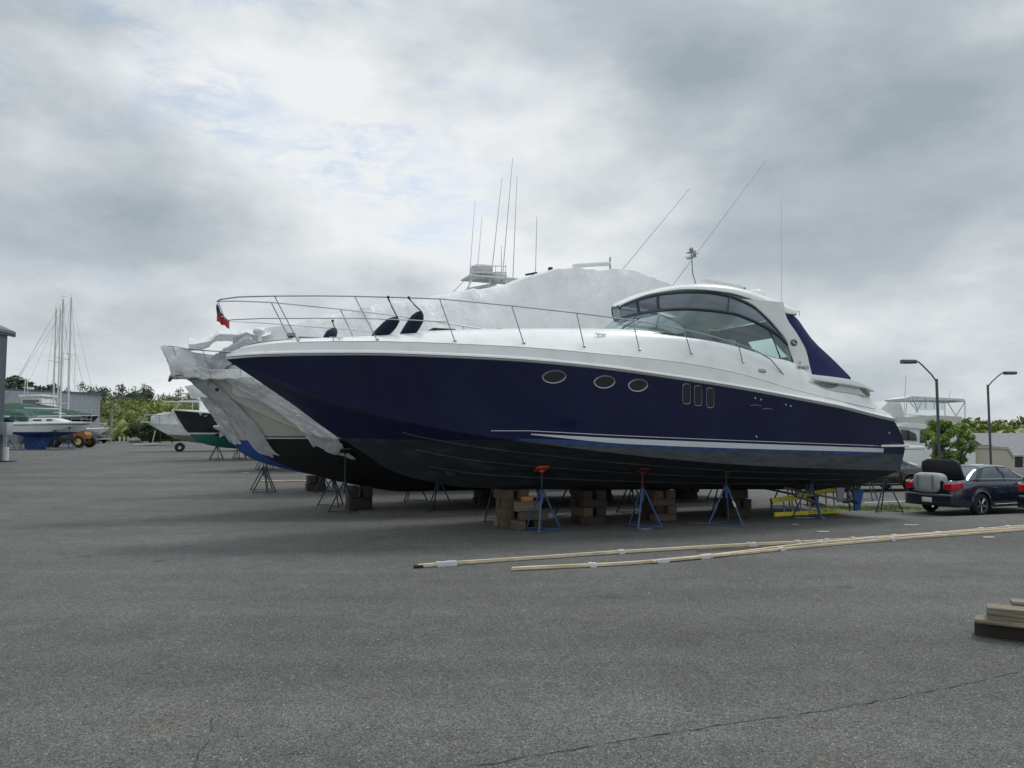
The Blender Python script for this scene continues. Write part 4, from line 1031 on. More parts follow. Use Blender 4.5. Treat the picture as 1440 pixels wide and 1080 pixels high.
mb = MB().tube([rail2(i/30) for i in range(31)], .016, 6)
for t in (.12, .3, .45, .55, .7, .88): mb.tube([low2(t), rail2(t)], .013, 5)
mb.build('pulpit_rail', M['steel'], b2)
ragged(b2, 'bow_canopy', lambda s_, t: Vector((lerp(17.75, 15.6, s_), lerp(.75, -.75, t)*(1-.2*s_), lerp(4.62, 5.02, min(1, s_*2))+.22*math.sin(t*3.14)*(1-.3*s_)-.10*abs(math.sin(s_*9)))), 24, 14, M['wrap'], .02, 12)
ragged(b2, 'torn_film', lambda s_, t: Vector((lerp(17.3, 16.2, s_)-.25*t, .62+.2*s_, lerp(4.2, 4.95, s_)-.42*t*(1-.3*s_))), 16, 8, M['wrapg'], .035, 21)
mb = MB().tube([(18.1, .05, 3.88), (17.1, .05, 3.95)], .035, 6); mb.tube([(18.15, -.3, 3.78), (18.2, .05, 3.68), (18.15, .38, 3.8)], .04, 6); mb.box((17.85, .32, 3.92), (.4, .05, .25), Matrix.Rotation(.5, 3, 'X')); mb.build('anchor', M['dsteel'], b2)
mb = MB().blob((16.75, .35, 4.10), (.45, .22, .2), 3, .35, 5); mb.blob((16.2, .3, 4.25), (.5, .3, .3), 3, .3, 5)
mb.build('folded_canvas', M['plasticd'], b2)
MB().lathe([(.05, 0), (.055, .1), (.0, .11)], (17.0, .72, 3.42), 8, Matrix.Rotation(-1.57, 3, 'X')).build('hawse_fitting', M['black'], b2)
# radar, antennas poking through the cover
for (pa, pb_, vv) in (((868, 388), (970, 265), -5.6), ((695, 392), (753, 0), None), ((753, 382), (755, 305), -5.6)):
    if vv is None: continue
    a, b = onv(*pa, vv), onv(*pb_, vv); a.y += 5.6; b.y += 5.6; MB().tube([a-Vector((0, 0, .25)), a, b], .015, 5, .007).build('whip_antenna', M['dsteel'], b2)
a, b = onv(806, 378, -5.6), onv(858, 376, -5.6); a.y = b.y = 0; a.z += .02; b.z += .05
d = b-a; ra = MB().box((a+b)/2+Vector((0, 0, .08)), (d.length, .2, .12), d.to_track_quat('X', 'Z').to_matrix(), bev=.04).build('radar_array', M['gel'], b2)
MB().tube([(b.x, 0, b.z-.1), (b.x, 0, b.z+.3)], .03, 6).build('radar_post', M['dsteel'], ra)
a = onv(774, 380, -5.6); MB().box((a.x, 0, a.z), (.14, .14, .2), bev=.03).build('deck_light', M['plasticd'], b2)
a = onv(747, 385, -5.6); MB().box((a.x, 0, a.z), (.42, .1, .06), Matrix.Rotation(.25, 3, 'Y'), bev=.02).build('vent_strip', M['plasticd'], b2)
# third boat: grey hull, blue bottom, tuna tower
b3 = ship2('tower_fishing_boat', 'grey hulled fishing boat with blue bottom, white wrap and a tuna tower', -12.0)
g3 = .12
h3 = generic(17.44, 4.6, .9, 2.6, 3.62, 2.02, rk=.18, fore=.4, deadz=.6, gam=1.3)
h3.zk = T((0, .55), (12.5, .62), (14.6, 1.0), (15.9, 1.49), (16.3, 1.88), (16.9, 2.75), (17.44, 3.62)); h3.zc = T((0, 1.5), (9, 1.7), (14, 2.2), (17.44, 3.62))
h3.part(b3, 'hull_topside', M['greyhull'], False); h3.part(b3, 'hull_bottom', M['bluebot'], True); deckcap(h3, b3, 'deck', M['greyhull'])
cover(h3, b3, 'shrink_wrap_cover', M['wrap'], T((0, 5), (4, 7.2), (6, 7.9), (8, 7.6), (10, 6.6), (13, 5.6), (16, 4.7), (17.4, 4.3)), T((0, 1.2), (7, .9), (12, .4), (17.4, .05)), -.1, 17.3, lambda u: .25+.15*math.sin(u*2), 8, .07)
h3.drape(b3, 'stem_wrap', M['wrapg'], 3.6, 1.9, lambda f: lerp(.6, .38, f), lambda f: -.06, .06, 1, .12, 13)
ragged(b3, 'pulpit_wrap', lambda s_, t: Vector((17.95-.9*abs(2*t-1)**2-.25*s_, lerp(-.6, .6, t), lerp(3.95, 3.45, s_)+.0)), 8, 14, M['wrap'], .04, 31)
def tpt(x, y, dv=0): q = onv(x, y, -12+dv); return Vector((q.x, dv, q.z))
def tower(par, lx):
    mb = MB()
    for sd in (-.9, .9):
        mb.tube([tpt(640, 440, sd), tpt(664, 392, sd*.6)], .03, 6); mb.tube([tpt(716, 430, sd), tpt(711, 392, sd*.6)], .03, 6); mb.tube([tpt(680, 440, sd), tpt(690, 392, sd*.6)], .025, 6)
        mb.tube([tpt(652, 412, sd*.8), tpt(716, 408, sd*.8)], .025, 6)
    for (z_, s_) in ((374, .6), (383, .62)):
        pts = [tpt(663, z_, s_), tpt(712, z_, s_), tpt(712, z_, -s_), tpt(663, z_, -s_)]
        mb.tube(pts+[pts[0]], .022, 6)
    for x_ in (664, 680, 697, 711):
        for s_ in (.6, -.6): mb.tube([tpt(x_, 373, s_), tpt(x_, 393, s_)], .015, 5)
    return mb.build('tower_frame', M['alu'], par)
tower(b3, 0)
MB().box((tpt(688, 393)), (2.1, 1.2, .07), bev=.03).build('tower_floor', M['gel'], b3)
q = tpt(677, 381); MB().box(q, (.75, .8, .42), bev=.08).build('tower_helm', M['alu'], b3)
q = tpt(701, 388); MB().lathe([(0, .16), (.3, .12), (.36, 0), (.3, -.12), (0, -.16)], q, 18).build('radar_dome', M['whitepaint'], b3)
q = tpt(676, 404); MB().box(q, (1.3, .5, .1), Matrix.Rotation(.25, 3, 'Y'), bev=.04).build('spreader_light_bar', M['alu'], b3)
for (x0, y0, x1, y1, m_) in ((690, 395, 706, 250, 'dsteel'), (706, 395, 721, 222, 'dsteel'), (721, 398, 727, 248, 'dsteel'), (659, 406, 668, 282, 'alu'), (671, 380, 678, 305, 'alu'), (705, 395, 705, 346, 'dsteel')):
    MB().tube([tpt(x0, y0, .3), tpt(x1, y1, .3)], .017, 5, .008).build('whip_antenna', M[m_], b3)
MB().tube([tpt(636, 412, .9), tpt(655, 392, .6)], .014, 5).build('stay_wire', M['dsteel'], b3)
# a far thin antenna left of the fenders
# fourth boat : dark green hull standing farther along the row
p4 = at(243, 577, 47); L4 = 12.5
z4 = ground(p4.x, p4.y)
o4 = Vector((p4.x-AX[0]*L4, p4.y-AX[1]*L4, 0))
b4 = thing('green_hull_boat', 'dark green hulled boat with teal bottom under white wrap, far along the row', 'boat', o4, RZ)
h4 = generic(L4, 3.8, 1.35, 2.9, p4.z, 2.28, rk=.3, fore=.4, deadz=.7, gam=1.1)
h4.zk = T((0, 1.3), (L4-5, 1.3), (L4-3, 1.42), (L4-1.7, 1.72), (L4-.85, 2.35), (L4-.4, 3.0), (L4, p4.z)); h4.zc = T((0, 1.9), (L4-4, 2.1), (L4, p4.z))
h4.part(b4, 'hull_topside', M['darkgreen'], False); h4.part(b4, 'hull_bottom', M['greenbot'], True); deckcap(h4, b4, 'deck', M['whitepaint'])
h4.strip(b4, 'boot_stripe', M['stripewhite'], lambda u: 2.26, lambda u: 2.36, .3, L4-.95, .01)
mb = MB().tube([Vector((h4.ustem(z)+.03, 0, z)) for z in [2.2+i*.1 for i in range(int((p4.z-2.2)/.1)+1)]]+[Vector((L4+.05, 0, p4.z))], .07, 6); mb.build('stem_band', M['whitepaint'], b4)
cover(h4, b4, 'shrink_wrap_cover', M['wrap'], T((0, 5), (4, 6.4), (7, 6.1), (9.5, 5.1), (11.5, 4.3)), T((0, .8), (6, .6), (11.5, .1)), 0, 11.0, lambda u: lerp(1.75, .08, sm(7.2, 11.2, u)), 14, .05)
mb = MB()
for sd in (1, -1): mb.tube([(12.3, sd*.15, p4.z+.05), (12.2, sd*.3, p4.z+.55), (10.6, sd*.85, p4.z+.6)], .025, 5); mb.tube([(11.4, sd*.6, p4.z), (11.4, sd*.6, p4.z+.58)], .02, 5)
mb.build('bow_rail', M['whitepaint'], b4)
# another wrapped boat fills the row between third and fourth
p4b = at(300, 600, 38); L5 = 13.5
ob = Vector((p4b.x-AX[0]*L5, p4b.y-AX[1]*L5, 0))
b45 = thing('wrapped_boat', 'grey wrapped boat in the row between the blue bottomed and green hulled boats', 'boat', ob, RZ)
h45 = generic(L5, 4.2, .8, 2.6, p4b.z, 2.0, rk=.25, fore=.4, deadz=.7, gam=1.2)
h45.part(b45, 'hull_topside', M['greyhull'], False); h45.part(b45, 'hull_bottom', M['blackhull'], True); deckcap(h45, b45, 'deck', M['whitepaint'])
cover(h45, b45, 'shrink_wrap_cover', M['wrapg'], T((0, 4.6), (5, 5.6), (8, 5.6), (11.5, 4.7), (13.3, 4.1)), T((0, .8), (6, .6), (13.3, .05)), 0, 13.2, lambda u: .5+.3*math.sin(u*1.9), 24, .09)
h45.drape(b45, 'stem_wrap', M['wrapg'], p4b.z, 1.7, lambda f: .7, lambda f: -.06, .06, 1, .12, 33)
# stands and blocks under the row
def rowstands(h, root, us, vin, lab, grp, legm='standdark'):
    c, s_ = math.cos(RZ), math.sin(RZ)
    for i, u in enumerate(us):
        for sd in (1, -1):
            v = min(vin, h.hb(u, h.zc(u))*.8)
            x = root.location.x+c*u-s_*v*sd*1.1; y = root.location.y+s_*u+c*v*sd*1.1
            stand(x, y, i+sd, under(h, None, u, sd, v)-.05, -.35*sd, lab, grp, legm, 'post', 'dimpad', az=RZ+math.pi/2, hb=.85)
rowstands(h2, b2, (13.6, 11, 8, 4.5, 1.2), 1.3, 'dark boat stand under the cream sport fishing boat', 'stands under the cream boat')
rowstands(h3, b3, (15.2, 13.2, 10.5, 7, 3), 1.2, 'dark boat stand under the grey boat with the blue bottom', 'stands under the blue bottomed boat')
rowstands(h45, b45, (11, 8, 4.5, 1), 1.1, 'dark boat stand under the grey wrapped boat in the row', 'stands under the grey wrapped boat')
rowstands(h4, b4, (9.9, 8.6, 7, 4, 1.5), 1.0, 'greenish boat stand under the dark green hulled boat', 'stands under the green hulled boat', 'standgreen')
for u in (13.0, 9, 5, 1.6):
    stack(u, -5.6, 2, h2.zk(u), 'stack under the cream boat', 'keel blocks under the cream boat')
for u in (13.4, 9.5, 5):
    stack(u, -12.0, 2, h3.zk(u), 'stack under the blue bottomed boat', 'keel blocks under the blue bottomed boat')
for (x_, w_) in ((368, 33), (402, 62), (470, 40)):
    pa = Vector(onz(x_, 682, .12)+(.12,)); pb_ = Vector(onz(x_+w_, 682.5, .12)+(.12,))
    pa.z = ground(pa.x, pa.y)+.03; pb_.z = ground(pb_.x, pb_.y)+.03
    o = seg(pa, pb_, .04, .12, 'plank', 'lath', None); tag(o, 'pale plank on the asphalt below the bows of the wrapped boats', 'plank', 'pale planks below the wrapped bows')

# white boat on a trailer at the far end of the row
Dt = 60
def bz(px, py, D=Dt): return at(px, py, D)
tip = bz(207, 593); Lt = 8.5
ot = Vector((tip.x-AX[0]*Lt, tip.y-AX[1]*Lt, 0)); gt = ground(tip.x+3, tip.y)
bt = thing('trailer_boat', 'white cuddy boat with a roof frame on a trailer beyond the row', 'boat', ot, RZ)
ht = generic(Lt, 2.7, 1.55, 2.8, 3.15, 2.25, rk=.4, fore=.35, deadz=.45)
ht.part(bt, 'hull_topside', M['gel'], False); ht.part(bt, 'hull_bottom', M['greyhull'], True)
cover(ht, bt, 'cabin_cover', M['wrap'], T((0, 3.9), (3, 4.2), (5.5, 4.25), (7.4, 4.0), (8.0, 3.8), (8.3, 3.6)), T((0, 1.0), (5, .9), (7.6, .5), (8.3, .3)), 0, 8.25, lambda u: .1, 40, .04)
mb = MB().box((8.3, 0, 3.22), (1.3, .35, .08), bev=.02); mb.build('bow_platform', M['gel'], bt)
mb = MB()
for sd in (1, -1):
    mb.tube([(8.8, sd*.2, 3.25), (8.7, sd*.3, 3.75), (6.4, sd*1.05, 3.8)], .03, 5); mb.tube([(7.6, sd*.7, 3.2), (7.6, sd*.68, 3.78)], .025, 5)
mb.build('bow_rail', M['steel'], bt)
mb = MB()
for sd in (1, -1):
    mb.tube([(7.0, sd*.8, 3.6), (6.3, sd*.9, 4.75)], .035, 5); mb.tube([(4.2, sd*1.0, 3.8), (4.5, sd*.9, 4.75)], .035, 5); mb.tube([(6.2, sd*.7, 4.8), (5.6, sd*.55, 5.5)], .03, 5)
mb.build('roof_frame', M['alu'], bt)
mb = MB().box((5.6, 0, 4.80), (3.4, 2.0, .08), bev=.03); mb.build('roof', M['gel'], bt)
mb = MB().box((5.4, 0, 5.5), (1.9, 1.4, .05), bev=.02); mb.build('upper_roof', M['gel'], bt)
tr = thing('boat_trailer', 'dark boat trailer with black tyres under the white cuddy boat', 'trailer', ot+Vector((0, 0, gt)), RZ)
mb = MB()
for sd in (1, -1): mb.box((4.2, sd*.8, .6), (7.2, .09, .12)); mb.tube([(7.8, sd*.8, .6), (9.4, 0, .55)], .05, 5)
for u in (1, 3.5, 6, 7.6): mb.box((u, 0, .6), (.08, 1.6, .1))
mb.tube([(8.1, 0, .6), (7.9, 0, 1.7)], .05, 6)
mb.build('frame', M['alu'], tr)
for u in (6.1,):
    for sd in (1, -1): 
        wv = MB().lathe([(.13, -.11), (.33, -.11), (.36, -.05), (.36, .05), (.33, .11), (.13, .11)], (u, sd*1.08, .36), 20, Matrix.Rotation(1.5708, 3, 'X')).build('wheel', M['tyre'], tr)
        MB().lathe([(0, .06), (.15, .08), (.19, .1), (.19, -.1), (0, -.06)], (u, sd*1.08, .36), 14, Matrix.Rotation(-1.5708*sd, 3, 'X')).build('rim', M['rim'], wv)
# ------------------------------------------------------------------ long battens, timbers and scraps on the asphalt
def batten(pts, wd, th, label, tapes, m='lath', name='wood_batten'):
    P = [Vector((*onz(x, y), 0)) for x, y in pts]; root = P[0].copy()
    c = curve3([(p.x, p.y, 0) for p in P]); n = 60
    t = thing(name, label, 'batten', (root.x, root.y, 0), 0, 'long pale battens on the asphalt')
    def fr(f):
        p = c(f); d = (c(min(1, f+.01))-c(max(0, f-.01))).normalized(); return p-root, Vector((-d.y, d.x, 0)), d
    rows = []
    for i in range(n+1):
        p, nn, d = fr(i/n); w_ = nn*wd/2; z = .008+.008*noise.noise(p*.7)+.012
        rows.append([p-w_+Vector((0, 0, z)), p-w_+Vector((0, 0, z+th)), p+w_+Vector((0, 0, z+th)), p+w_+Vector((0, 0, z))])
    mb = MB().grid(rows, True); mb.poly(rows[0]); mb.poly(rows[-1]); mb.build('board', M[m], t, 30)
    for f, ln in tapes:
        rows = []; tot = sum((b-a).length for a, b in zip(P, P[1:]))
        for i in range(7):
            g_ = f+(i/6-.5)*ln/tot; p, nn, d = fr(g_); w_ = nn*(wd/2+.012+.01*noise.noise(p*9)); z = .004
            h_ = th+.03+.012*noise.noise(p*14)
            rows.append([p-w_*1.25+Vector((0, 0, z)), p-w_+Vector((0, 0, h_)), p+w_+Vector((0, 0, h_+.006)), p+w_*1.2+Vector((0, 0, z))])
        MB().grid(rows).build('tape_wrap', M['tape'], t, 40)
batten([(588, 799), (760, 786.5), (980, 772.5), (1160, 763), (1290, 754.5), (1440, 742), (1500, 737)], .05, .045, 'longest pale batten, its burnt dark end reaching farthest left on the asphalt', ((.03, .35), (.235, .12), (.41, .2), (.475, .1), (.52, .12), (.56, .12), (.63, .16), (.71, .2), (.80, .14), (.86, .2)))
batten([(720, 803), (860, 796), (985, 786), (1115, 770), (1240, 759), (1440, 744.5), (1520, 738)], .06, .04, 'thicker pale batten starting right of the longest one, lying nearer the camera', ((.09, .12), (.24, .3), (.45, .15), (.54, .3), (.70, .12), (.87, .3)))
batten([(918, 793), (1010, 784), (1115, 773), (1250, 761), (1440, 747)], .045, .035, 'short overlapping pale batten along the near side of the thicker one', ((.02, .25), (.3, .15), (.6, .12)))
batten([(980, 776), (1080, 771.5), (1150, 768.5)], .04, .03, 'grey weathered batten between the two long pale ones', (), 'timber2')
e0 = Vector((*onz(590, 799), .03)); o = MB().box((0, 0, 0), (.16, .06, .045), bev=.01).build('charred_stub', M['timberd']); o.location = e0-Vector((.02, 0, 0)); o.rotation_euler = (0, 0, .35)
tag(o, 'charred dark wood stub at the left end of the longest batten', 'wood stub')
def bigtimber(px, py, z, ln, w_, h_, rz, m, label, bv=.006):
    x, y = onz(px, py, z); d = Vector((math.cos(rz), math.sin(rz), 0)); nn = Vector((-d.y, d.x, 0)); c_ = Vector((x, y, z))+d*ln/2+nn*w_/2
    mb = MB().box((0, 0, 0), (ln, w_, h_), bev=bv)
    for i, v in enumerate(mb.v): mb.v[i] = tuple(Vector(v)+Vector((1, .6, .6))*.006*noise.noise(Vector(v)*5))
    o = mb.build('timber_beam', M[m]); o.location = c_+Vector((0, 0, h_/2)); o.rotation_euler = (0, 0, rz); return tag(o, label, 'timber beam')
bigtimber(1371, 893, .004, 2.4, .20, .15, R(-33), 'timberd', 'dark bottom beam of the timber pile at the right edge, its end nearest the camera')
bigtimber(1371, 876, .16, 2.4, .21, .045, R(-32), 'timberg', 'thin grey board lying on the dark bottom beam at the right edge')
bigtimber(1389, 871, .208, 2.4, .22, .13, R(-28), 'timberg', 'pale grey beam with weathered top, second in the pile at the right edge')
bigtimber(1424, 852, .336, 2.2, .2, .045, R(-24), 'timberg', 'topmost board of the timber pile at the right edge, cut by the frame')
bigtimber(1396, 884, .004, 2.4, .3, .15, R(-17), 'timberd', 'dark hidden beam behind the bottom one in the timber pile') if 0 else None
random.seed(11)
mb = MB()
def scrap(mb, x, y, s):
    a = random.uniform(0, 6.28); n = random.randrange(4, 7); z = ground(x, y)+.005
    pts = [(x+s*random.uniform(.5, 1)*math.cos(a+k*6.283/n), y+s*random.uniform(.4, 1)*math.sin(a+k*6.283/n), z+random.uniform(0, s*.35)) for k in range(n)]
    mb.poly(pts)
for i in range(850):
    x = random.uniform(-16, 14); y = random.uniform(3, 30)
    if random.random() < .55:
        u, v = random.uniform(-1, 15), random.gauss(1.8, 1.3); x, y = W(u, v)
    scrap(mb, x, y, random.uniform(.004, .014)*(1 if y > 8 else .5))
o = mb.build('litter_flakes', M['tape'], weld=False, flat=True); tag(o, 'tiny white flakes of film and grit strewn over the asphalt', 'litter', kind='stuff')
for i, (px, py, s, lab) in enumerate(((1157, 748, .13, 'crumpled white film scrap lying between the stern stand and the battens'), (906, 744.5, .16, 'white film scrap at the foot of the stand with the red post'), (1118, 738, .08, 'small white scrap just before the yellow ladder'), (1281, 738.5, .16, 'thin white strip on the asphalt behind the battens at the right'), (345, 677, .2, 'pale scrap on the dark asphalt below the wrapped bows'), (1390, 756, .12, 'pale strip in front of the battens near the right edge'))):
    x, y = onz(px, py); mb = MB(); rows = []
    for a in range(6): rows.append([Vector(((a/5-.5)*s*2, (b/4-.5)*s*.7, .01+.03*abs(noise.noise(Vector((a, b*1.3, i)))))) for b in range(5)])
    mb.grid(rows); o = mb.build('film_scrap', M['tape']); o.location = (x, y, ground(x, y)); tag(o, lab, 'scrap')
# cracks: thin dark seams in the asphalt
def crack(pts, w_, seed):
    P = [Vector((*onz(x, y), 0)) for x, y in pts]; c = curve3([(p.x, p.y, 0) for p in P]); rows = []
    tot = sum((b-a).length for a, b in zip(P, P[1:])); n = int(tot/.03)
    for i in range(n+1):
        f = i/n; p = c(f); d = (c(min(1, f+.01))-c(max(0, f-.01))).normalized(); nn = Vector((-d.y, d.x, 0))
        p = p+nn*(.035*noise.noise(Vector((f*tot*5, seed, 0)))+.012*noise.noise(Vector((f*tot*22, seed, 3)))); w2 = w_*max(.12, .6+1.1*noise.noise(Vector((f*tot*6, seed, 7))))
        rows.append([p-nn*w2+Vector((0, 0, .004)), p+nn*w2+Vector((0, 0, .004))])
    o = MB().grid(rows).build('asphalt_crack', M['crack'], weld=False); tag(o, kind='structure')
M['crack'] = mat('crack_dirt', (.02, .02, .019), .95, var=.3)
crack([(640, 1083), (800, 1055), (1000, 1022), (1150, 1001), (1300, 974), (1445, 943)], .006, 1)
crack([(268, 1085), (292, 1040), (300, 1010)], .004, 2)
crack([(380, 1064), (430, 1060)], .006, 3)

# ------------------------------------------------------------------ cars
CP = {}
def sedan(label, paint, loc, rz, group=None, trunk_open=False, name='sedan_car', plate=True, cat='car'):
    """x forward from the rear axle, y left; length about 4.85 m"""
    t = thing(name, label, cat, loc, rz, group)
    X0, X1 = -1.10, 3.74; wr = .335
    hw = T((X0, .72), (X0+.08, .80), (-.6, .895), (0, .91), (1.4, .915), (2.8, .905), (3.4, .83), (X1, .62))
    sill = T((X0, .36), (-.5, .26), (3.3, .24), (X1, .34))
    belt = T((X0, .86), (-.9, .90), (0, .92), (1.5, .90), (2.5, .86), (3.3, .76), (X1, .60))
    topz = T((X0, 1.04), (-.95, 1.075), (-.3, 1.09), (.1, 1.08), (2.15, 1.03), (2.6, .99), (3.3, .86), (X1, .66))
    def arch(x, z):
        for c in (0, 2.73):
            d = abs(x-c)
            if d < .40: z = max(z, wr+math.sqrt(.40**2-d*d))
        return z
    xs = sorted(set([X0+(X1-X0)*i/60 for i in range(61)]+[c+s_*.4*math.sin(a*.1745) for c in (0, 2.73) for s_ in (-1, 1) for a in range(10)]+[X0+.02, X0+.05]))
    def zone(x): return trunk_open and -1.02 < x < -.28
    rows = []
    for x in xs:
        h_, s_, b_, tz = hw(x), sill(x), belt(x), topz(x); r = []
        half = []
        zb = arch(x, s_)
        for f in (0, .3, .6, .85, 1):
            z = lerp(zb, b_, f); bulge = .035*math.sin(min(1, (z-.2)/.7)*3.0)
            half.append((h_-.05+bulge+(.02 if abs(z-arch(x, 0)) < .02 else 0)-(.05 if z < .3 else 0), z))
        half.append((h_-.10, lerp(b_, tz, .55))); half.append((h_-.22, tz-.015))
        if zone(x): half += [(h_-.27, tz-.03), (h_-.30, .62), (0, .62)]
        else: half += [(h_-.30, tz), (h_*.4, tz+.012), (0, tz+.015)]
        r = [Vector((x, y, z)) for y, z in half]+[Vector((x, -y, z)) for y, z in reversed(half[:-1])]
        rows.append(r)
    mb = MB().grid(rows); mb.poly(rows[0]); mb.poly(rows[-1])
    body = mb.build('body', M[paint], t, 38)
    mb = MB().box((1.3, 0, .42), (4.2, 1.45, .3)); mb.build('underbody', M['plasticd'], t)
    # greenhouse
    gh = [(-.42, .60, 1.07, 1.09), (-.1, .66, 1.07, 1.24), (.3, .70, 1.05, 1.40), (.7, .71, 1.03, 1.46), (1.2, .71, 1.0, 1.47), (1.6, .70, 1.0, 1.44), (2.0, .67, 1.0, 1.28), (2.45, .62, 1.0, 1.02)]
    gw = T(*[(g_[0], g_[1]) for g_ in gh]); gt = T(*[(g_[0], g_[3]) for g_ in gh])
    xs2 = [-.42+(2.45+.42)*i/40 for i in range(41)]
    rows = []
    for x in xs2:
        z0 = topz(x)-.04; z1 = gt(x); w0 = hw(x)-.13; w1 = lerp(w0, .57, min(1, (z1-z0)/.42)**.9)
        zt = max(z0+.01, z1-.035)
        rows.append([Vector((x, w0, z0)), Vector((x, lerp(w0, w1, .5)+.015, lerp(z0, zt, .5))), Vector((x, w1, zt)), Vector((x, w1*.8, z1)), Vector((x, 0, z1+.02)), Vector((x, -w1*.8, z1)), Vector((x, -w1, zt)), Vector((x, -lerp(w0, w1, .5)-.015, lerp(z0, zt, .5))), Vector((x, -w0, z0))])
    MB().grid(rows).build('window_glass', M['carglass'], t, 60)
    # roof and pillars as painted skins just outside the glass
    def off(q, o=.008): return q+Vector((0, math.copysign(o, q.y) if abs(q.y) > .01 else 0, o))
    ri = [i for i, x in enumerate(xs2) if .42 <= x <= 1.72]
    mb = MB().grid([[off(q) for q in rows[i][2:7]] for i in ri]); mb.build('roof', M[paint], t, 60)
    for sd in (0, 1):
        def side(i, f):
            r = rows[i] if sd == 0 else rows[i][::-1]; k = f*2; a = r[int(min(k, 1.999))]; b = r[int(min(k, 1.999))+1]; return off(a.lerp(b, k-int(min(k, 1.999))), .01)
        def idx(x): return min(range(41), key=lambda i: abs(xs2[i]-x))
        def pil(x0, x1, wdt):
            rr = []
            for k in range(9):
                f = k/8; xc = lerp(x0, x1, f); a, b = idx(xc-wdt/2), max(idx(xc-wdt/2)+1, idx(xc+wdt/2)); rr.append([side(min(40, j), f) for j in (a, b)])
            MB().grid(rr).build('pillar', M['carpillar'], t, 60)
        pil(1.28, 1.20, .08); pil(2.28, 1.72, .10); pil(-.05, .42, .26)
        s_ = 1 if sd == 0 else -1
        MB().tube([Vector((x, s_*(hw(x)-.115), topz(x)+.01)) for x in [0+.15*i for i in range(16)]], .012, 5).build('window_trim', M['chrome'], t)
        MB().box((2.0, s_*.98, 1.06), (.14, .2, .13), bev=.04).build('mirror', M[paint], t)
        for dx_ in (.62, 1.62): MB().box((dx_, s_*(hw(dx_)-.008), .82), (.2, .03, .03), bev=.01).build('door_handle', M[paint], t)
        MB().tube([Vector((x, s_*(hw(x)+.002), .34)) for x in (.55, 1, 1.6, 2.2)], .014, 5).build('sill_trim', M['chrome'], t)
        mb = MB()
        for dx_ in (.34, 1.24, 2.18): mb.tube([Vector((dx_, s_*(hw(dx_)-.012), .40)), Vector((dx_, s_*(hw(dx_)-.005), .7)), Vector((dx_, s_*(hw(dx_)-.04), .90))], .007, 4)
        mb.build('door_seam', M['black'], t)
        # tail light wraps round the corner
        rr = []
        for i in range(9):
            f = i/8
            if f < .5: x, y = X0-.012, s_*lerp(.50, .74, f*2)
            else: x, y = lerp(X0-.01, -.80, (f-.5)*2), s_*lerp(.755, .885, ((f-.5)*2)**.6)
            rr.append([Vector((x, y, lerp(lerp(.80, .74, min(1, f*2)) if f < .5 else lerp(.74, .86, f*2-1), lerp(.97, 1.03, f), j/4))) for j in range(5)])
        MB().grid(rr).build('tail_light', M['tail'], t, 50, solid=.03)
        MB().box((X1-.22, s_*.66, .66), (.34, .3, .13), Matrix.Rotation(-s_*.5, 3, 'Z'), bev=.04).build('headlight', M['chrome'], t)
        for c in (0, 2.73):
            wv = MB().lathe([(.2, -.1), (.31, -.1), (wr, -.06), (wr, .06), (.31, .1), (.22, .1), (.2, .06)], (c, s_*.80, wr), 28, Matrix.Rotation(1.5708, 3, 'X')).build('wheel', M['tyre'], t)
            Q = Matrix.Rotation(-1.5708*s_, 3, 'X')
            mb = MB().lathe([(.215, .095), (.222, .1), (.228, .08), (.22, -.08)], (c, s_*.80, wr), 28, Q); mb.lathe([(0, .09), (.05, .085), (.055, .06)], (c, s_*.80, wr), 12, Q)
            for k in range(10):
                a = k*.6283+(.12 if k % 2 else -.12)
                p0 = Vector((c, s_*.80, wr))+Q@Vector((.04*math.cos(a), .04*math.sin(a), .075)); p1_ = Vector((c, s_*.80, wr))+Q@Vector((.218*math.cos(a+(.1 if k % 2 else -.1)), .218*math.sin(a+(.1 if k % 2 else -.1)), .085)); mb.tube([p0, p1_], .014, 5)
            mb.build('rim', M['rim'], wv)
            MB().lathe([(0, .02), (.2, .02)], (c, s_*.80, wr), 18, Q).build('brake_disc', M['plasticd'], wv)
            MB().lathe([(.41, -.12), (.395, -.12)], (c, s_*.74, wr), 24, Q) 
    mb = MB().grid([[Vector((X0-.075*math.cos(y*1.7)+.0, y, z)) for z in (.30, .42, .60, .66)] for y in [-.80+.1*i for i in range(17)]]); mb.build('rear_bumper', M[paint], t, 50, solid=.02)
    MB().tube([Vector((X0-.085*math.cos(y*1.7), y, .60)) for y in [-.8+.1*i for i in range(17)]], .012, 5).build('bumper_trim', M['chrome'], t)
    if not trunk_open:
        MB().box((X0-.01, 0, .92), (.03, .9, .05), bev=.01).build('trunk_strip', M['chrome'], t)
    MB().box((X0-.09, 0, .47) if trunk_open else (X0-.03, 0, .78), (.02, .32, .14), bev=.005).build('number_plate', M['whitepaint'], t)
    if trunk_open:
        # lid swung up about hinges behind the rear window
        rows = []
        for i in range(9):
            f = i/8; x = lerp(-.36, -.54, f)-.05*math.sin(f*3.14); z = lerp(1.08, 1.68, f)
            rows.append([Vector((x+.05*(1-(y/.66)**2)*f, y*(1-.06*f**3), z-.10*abs(y/.66)**6*f)) for y in [-.66+.165*j for j in range(9)]])
        ld_ = MB().grid(rows).build('trunk_lid', M['plasticd'], t, 60, solid=.05)
        MB().box((-.66, 0, .635), (.7, 1.1, .02)).build('trunk_floor', M['plasticd'], t)
    return t
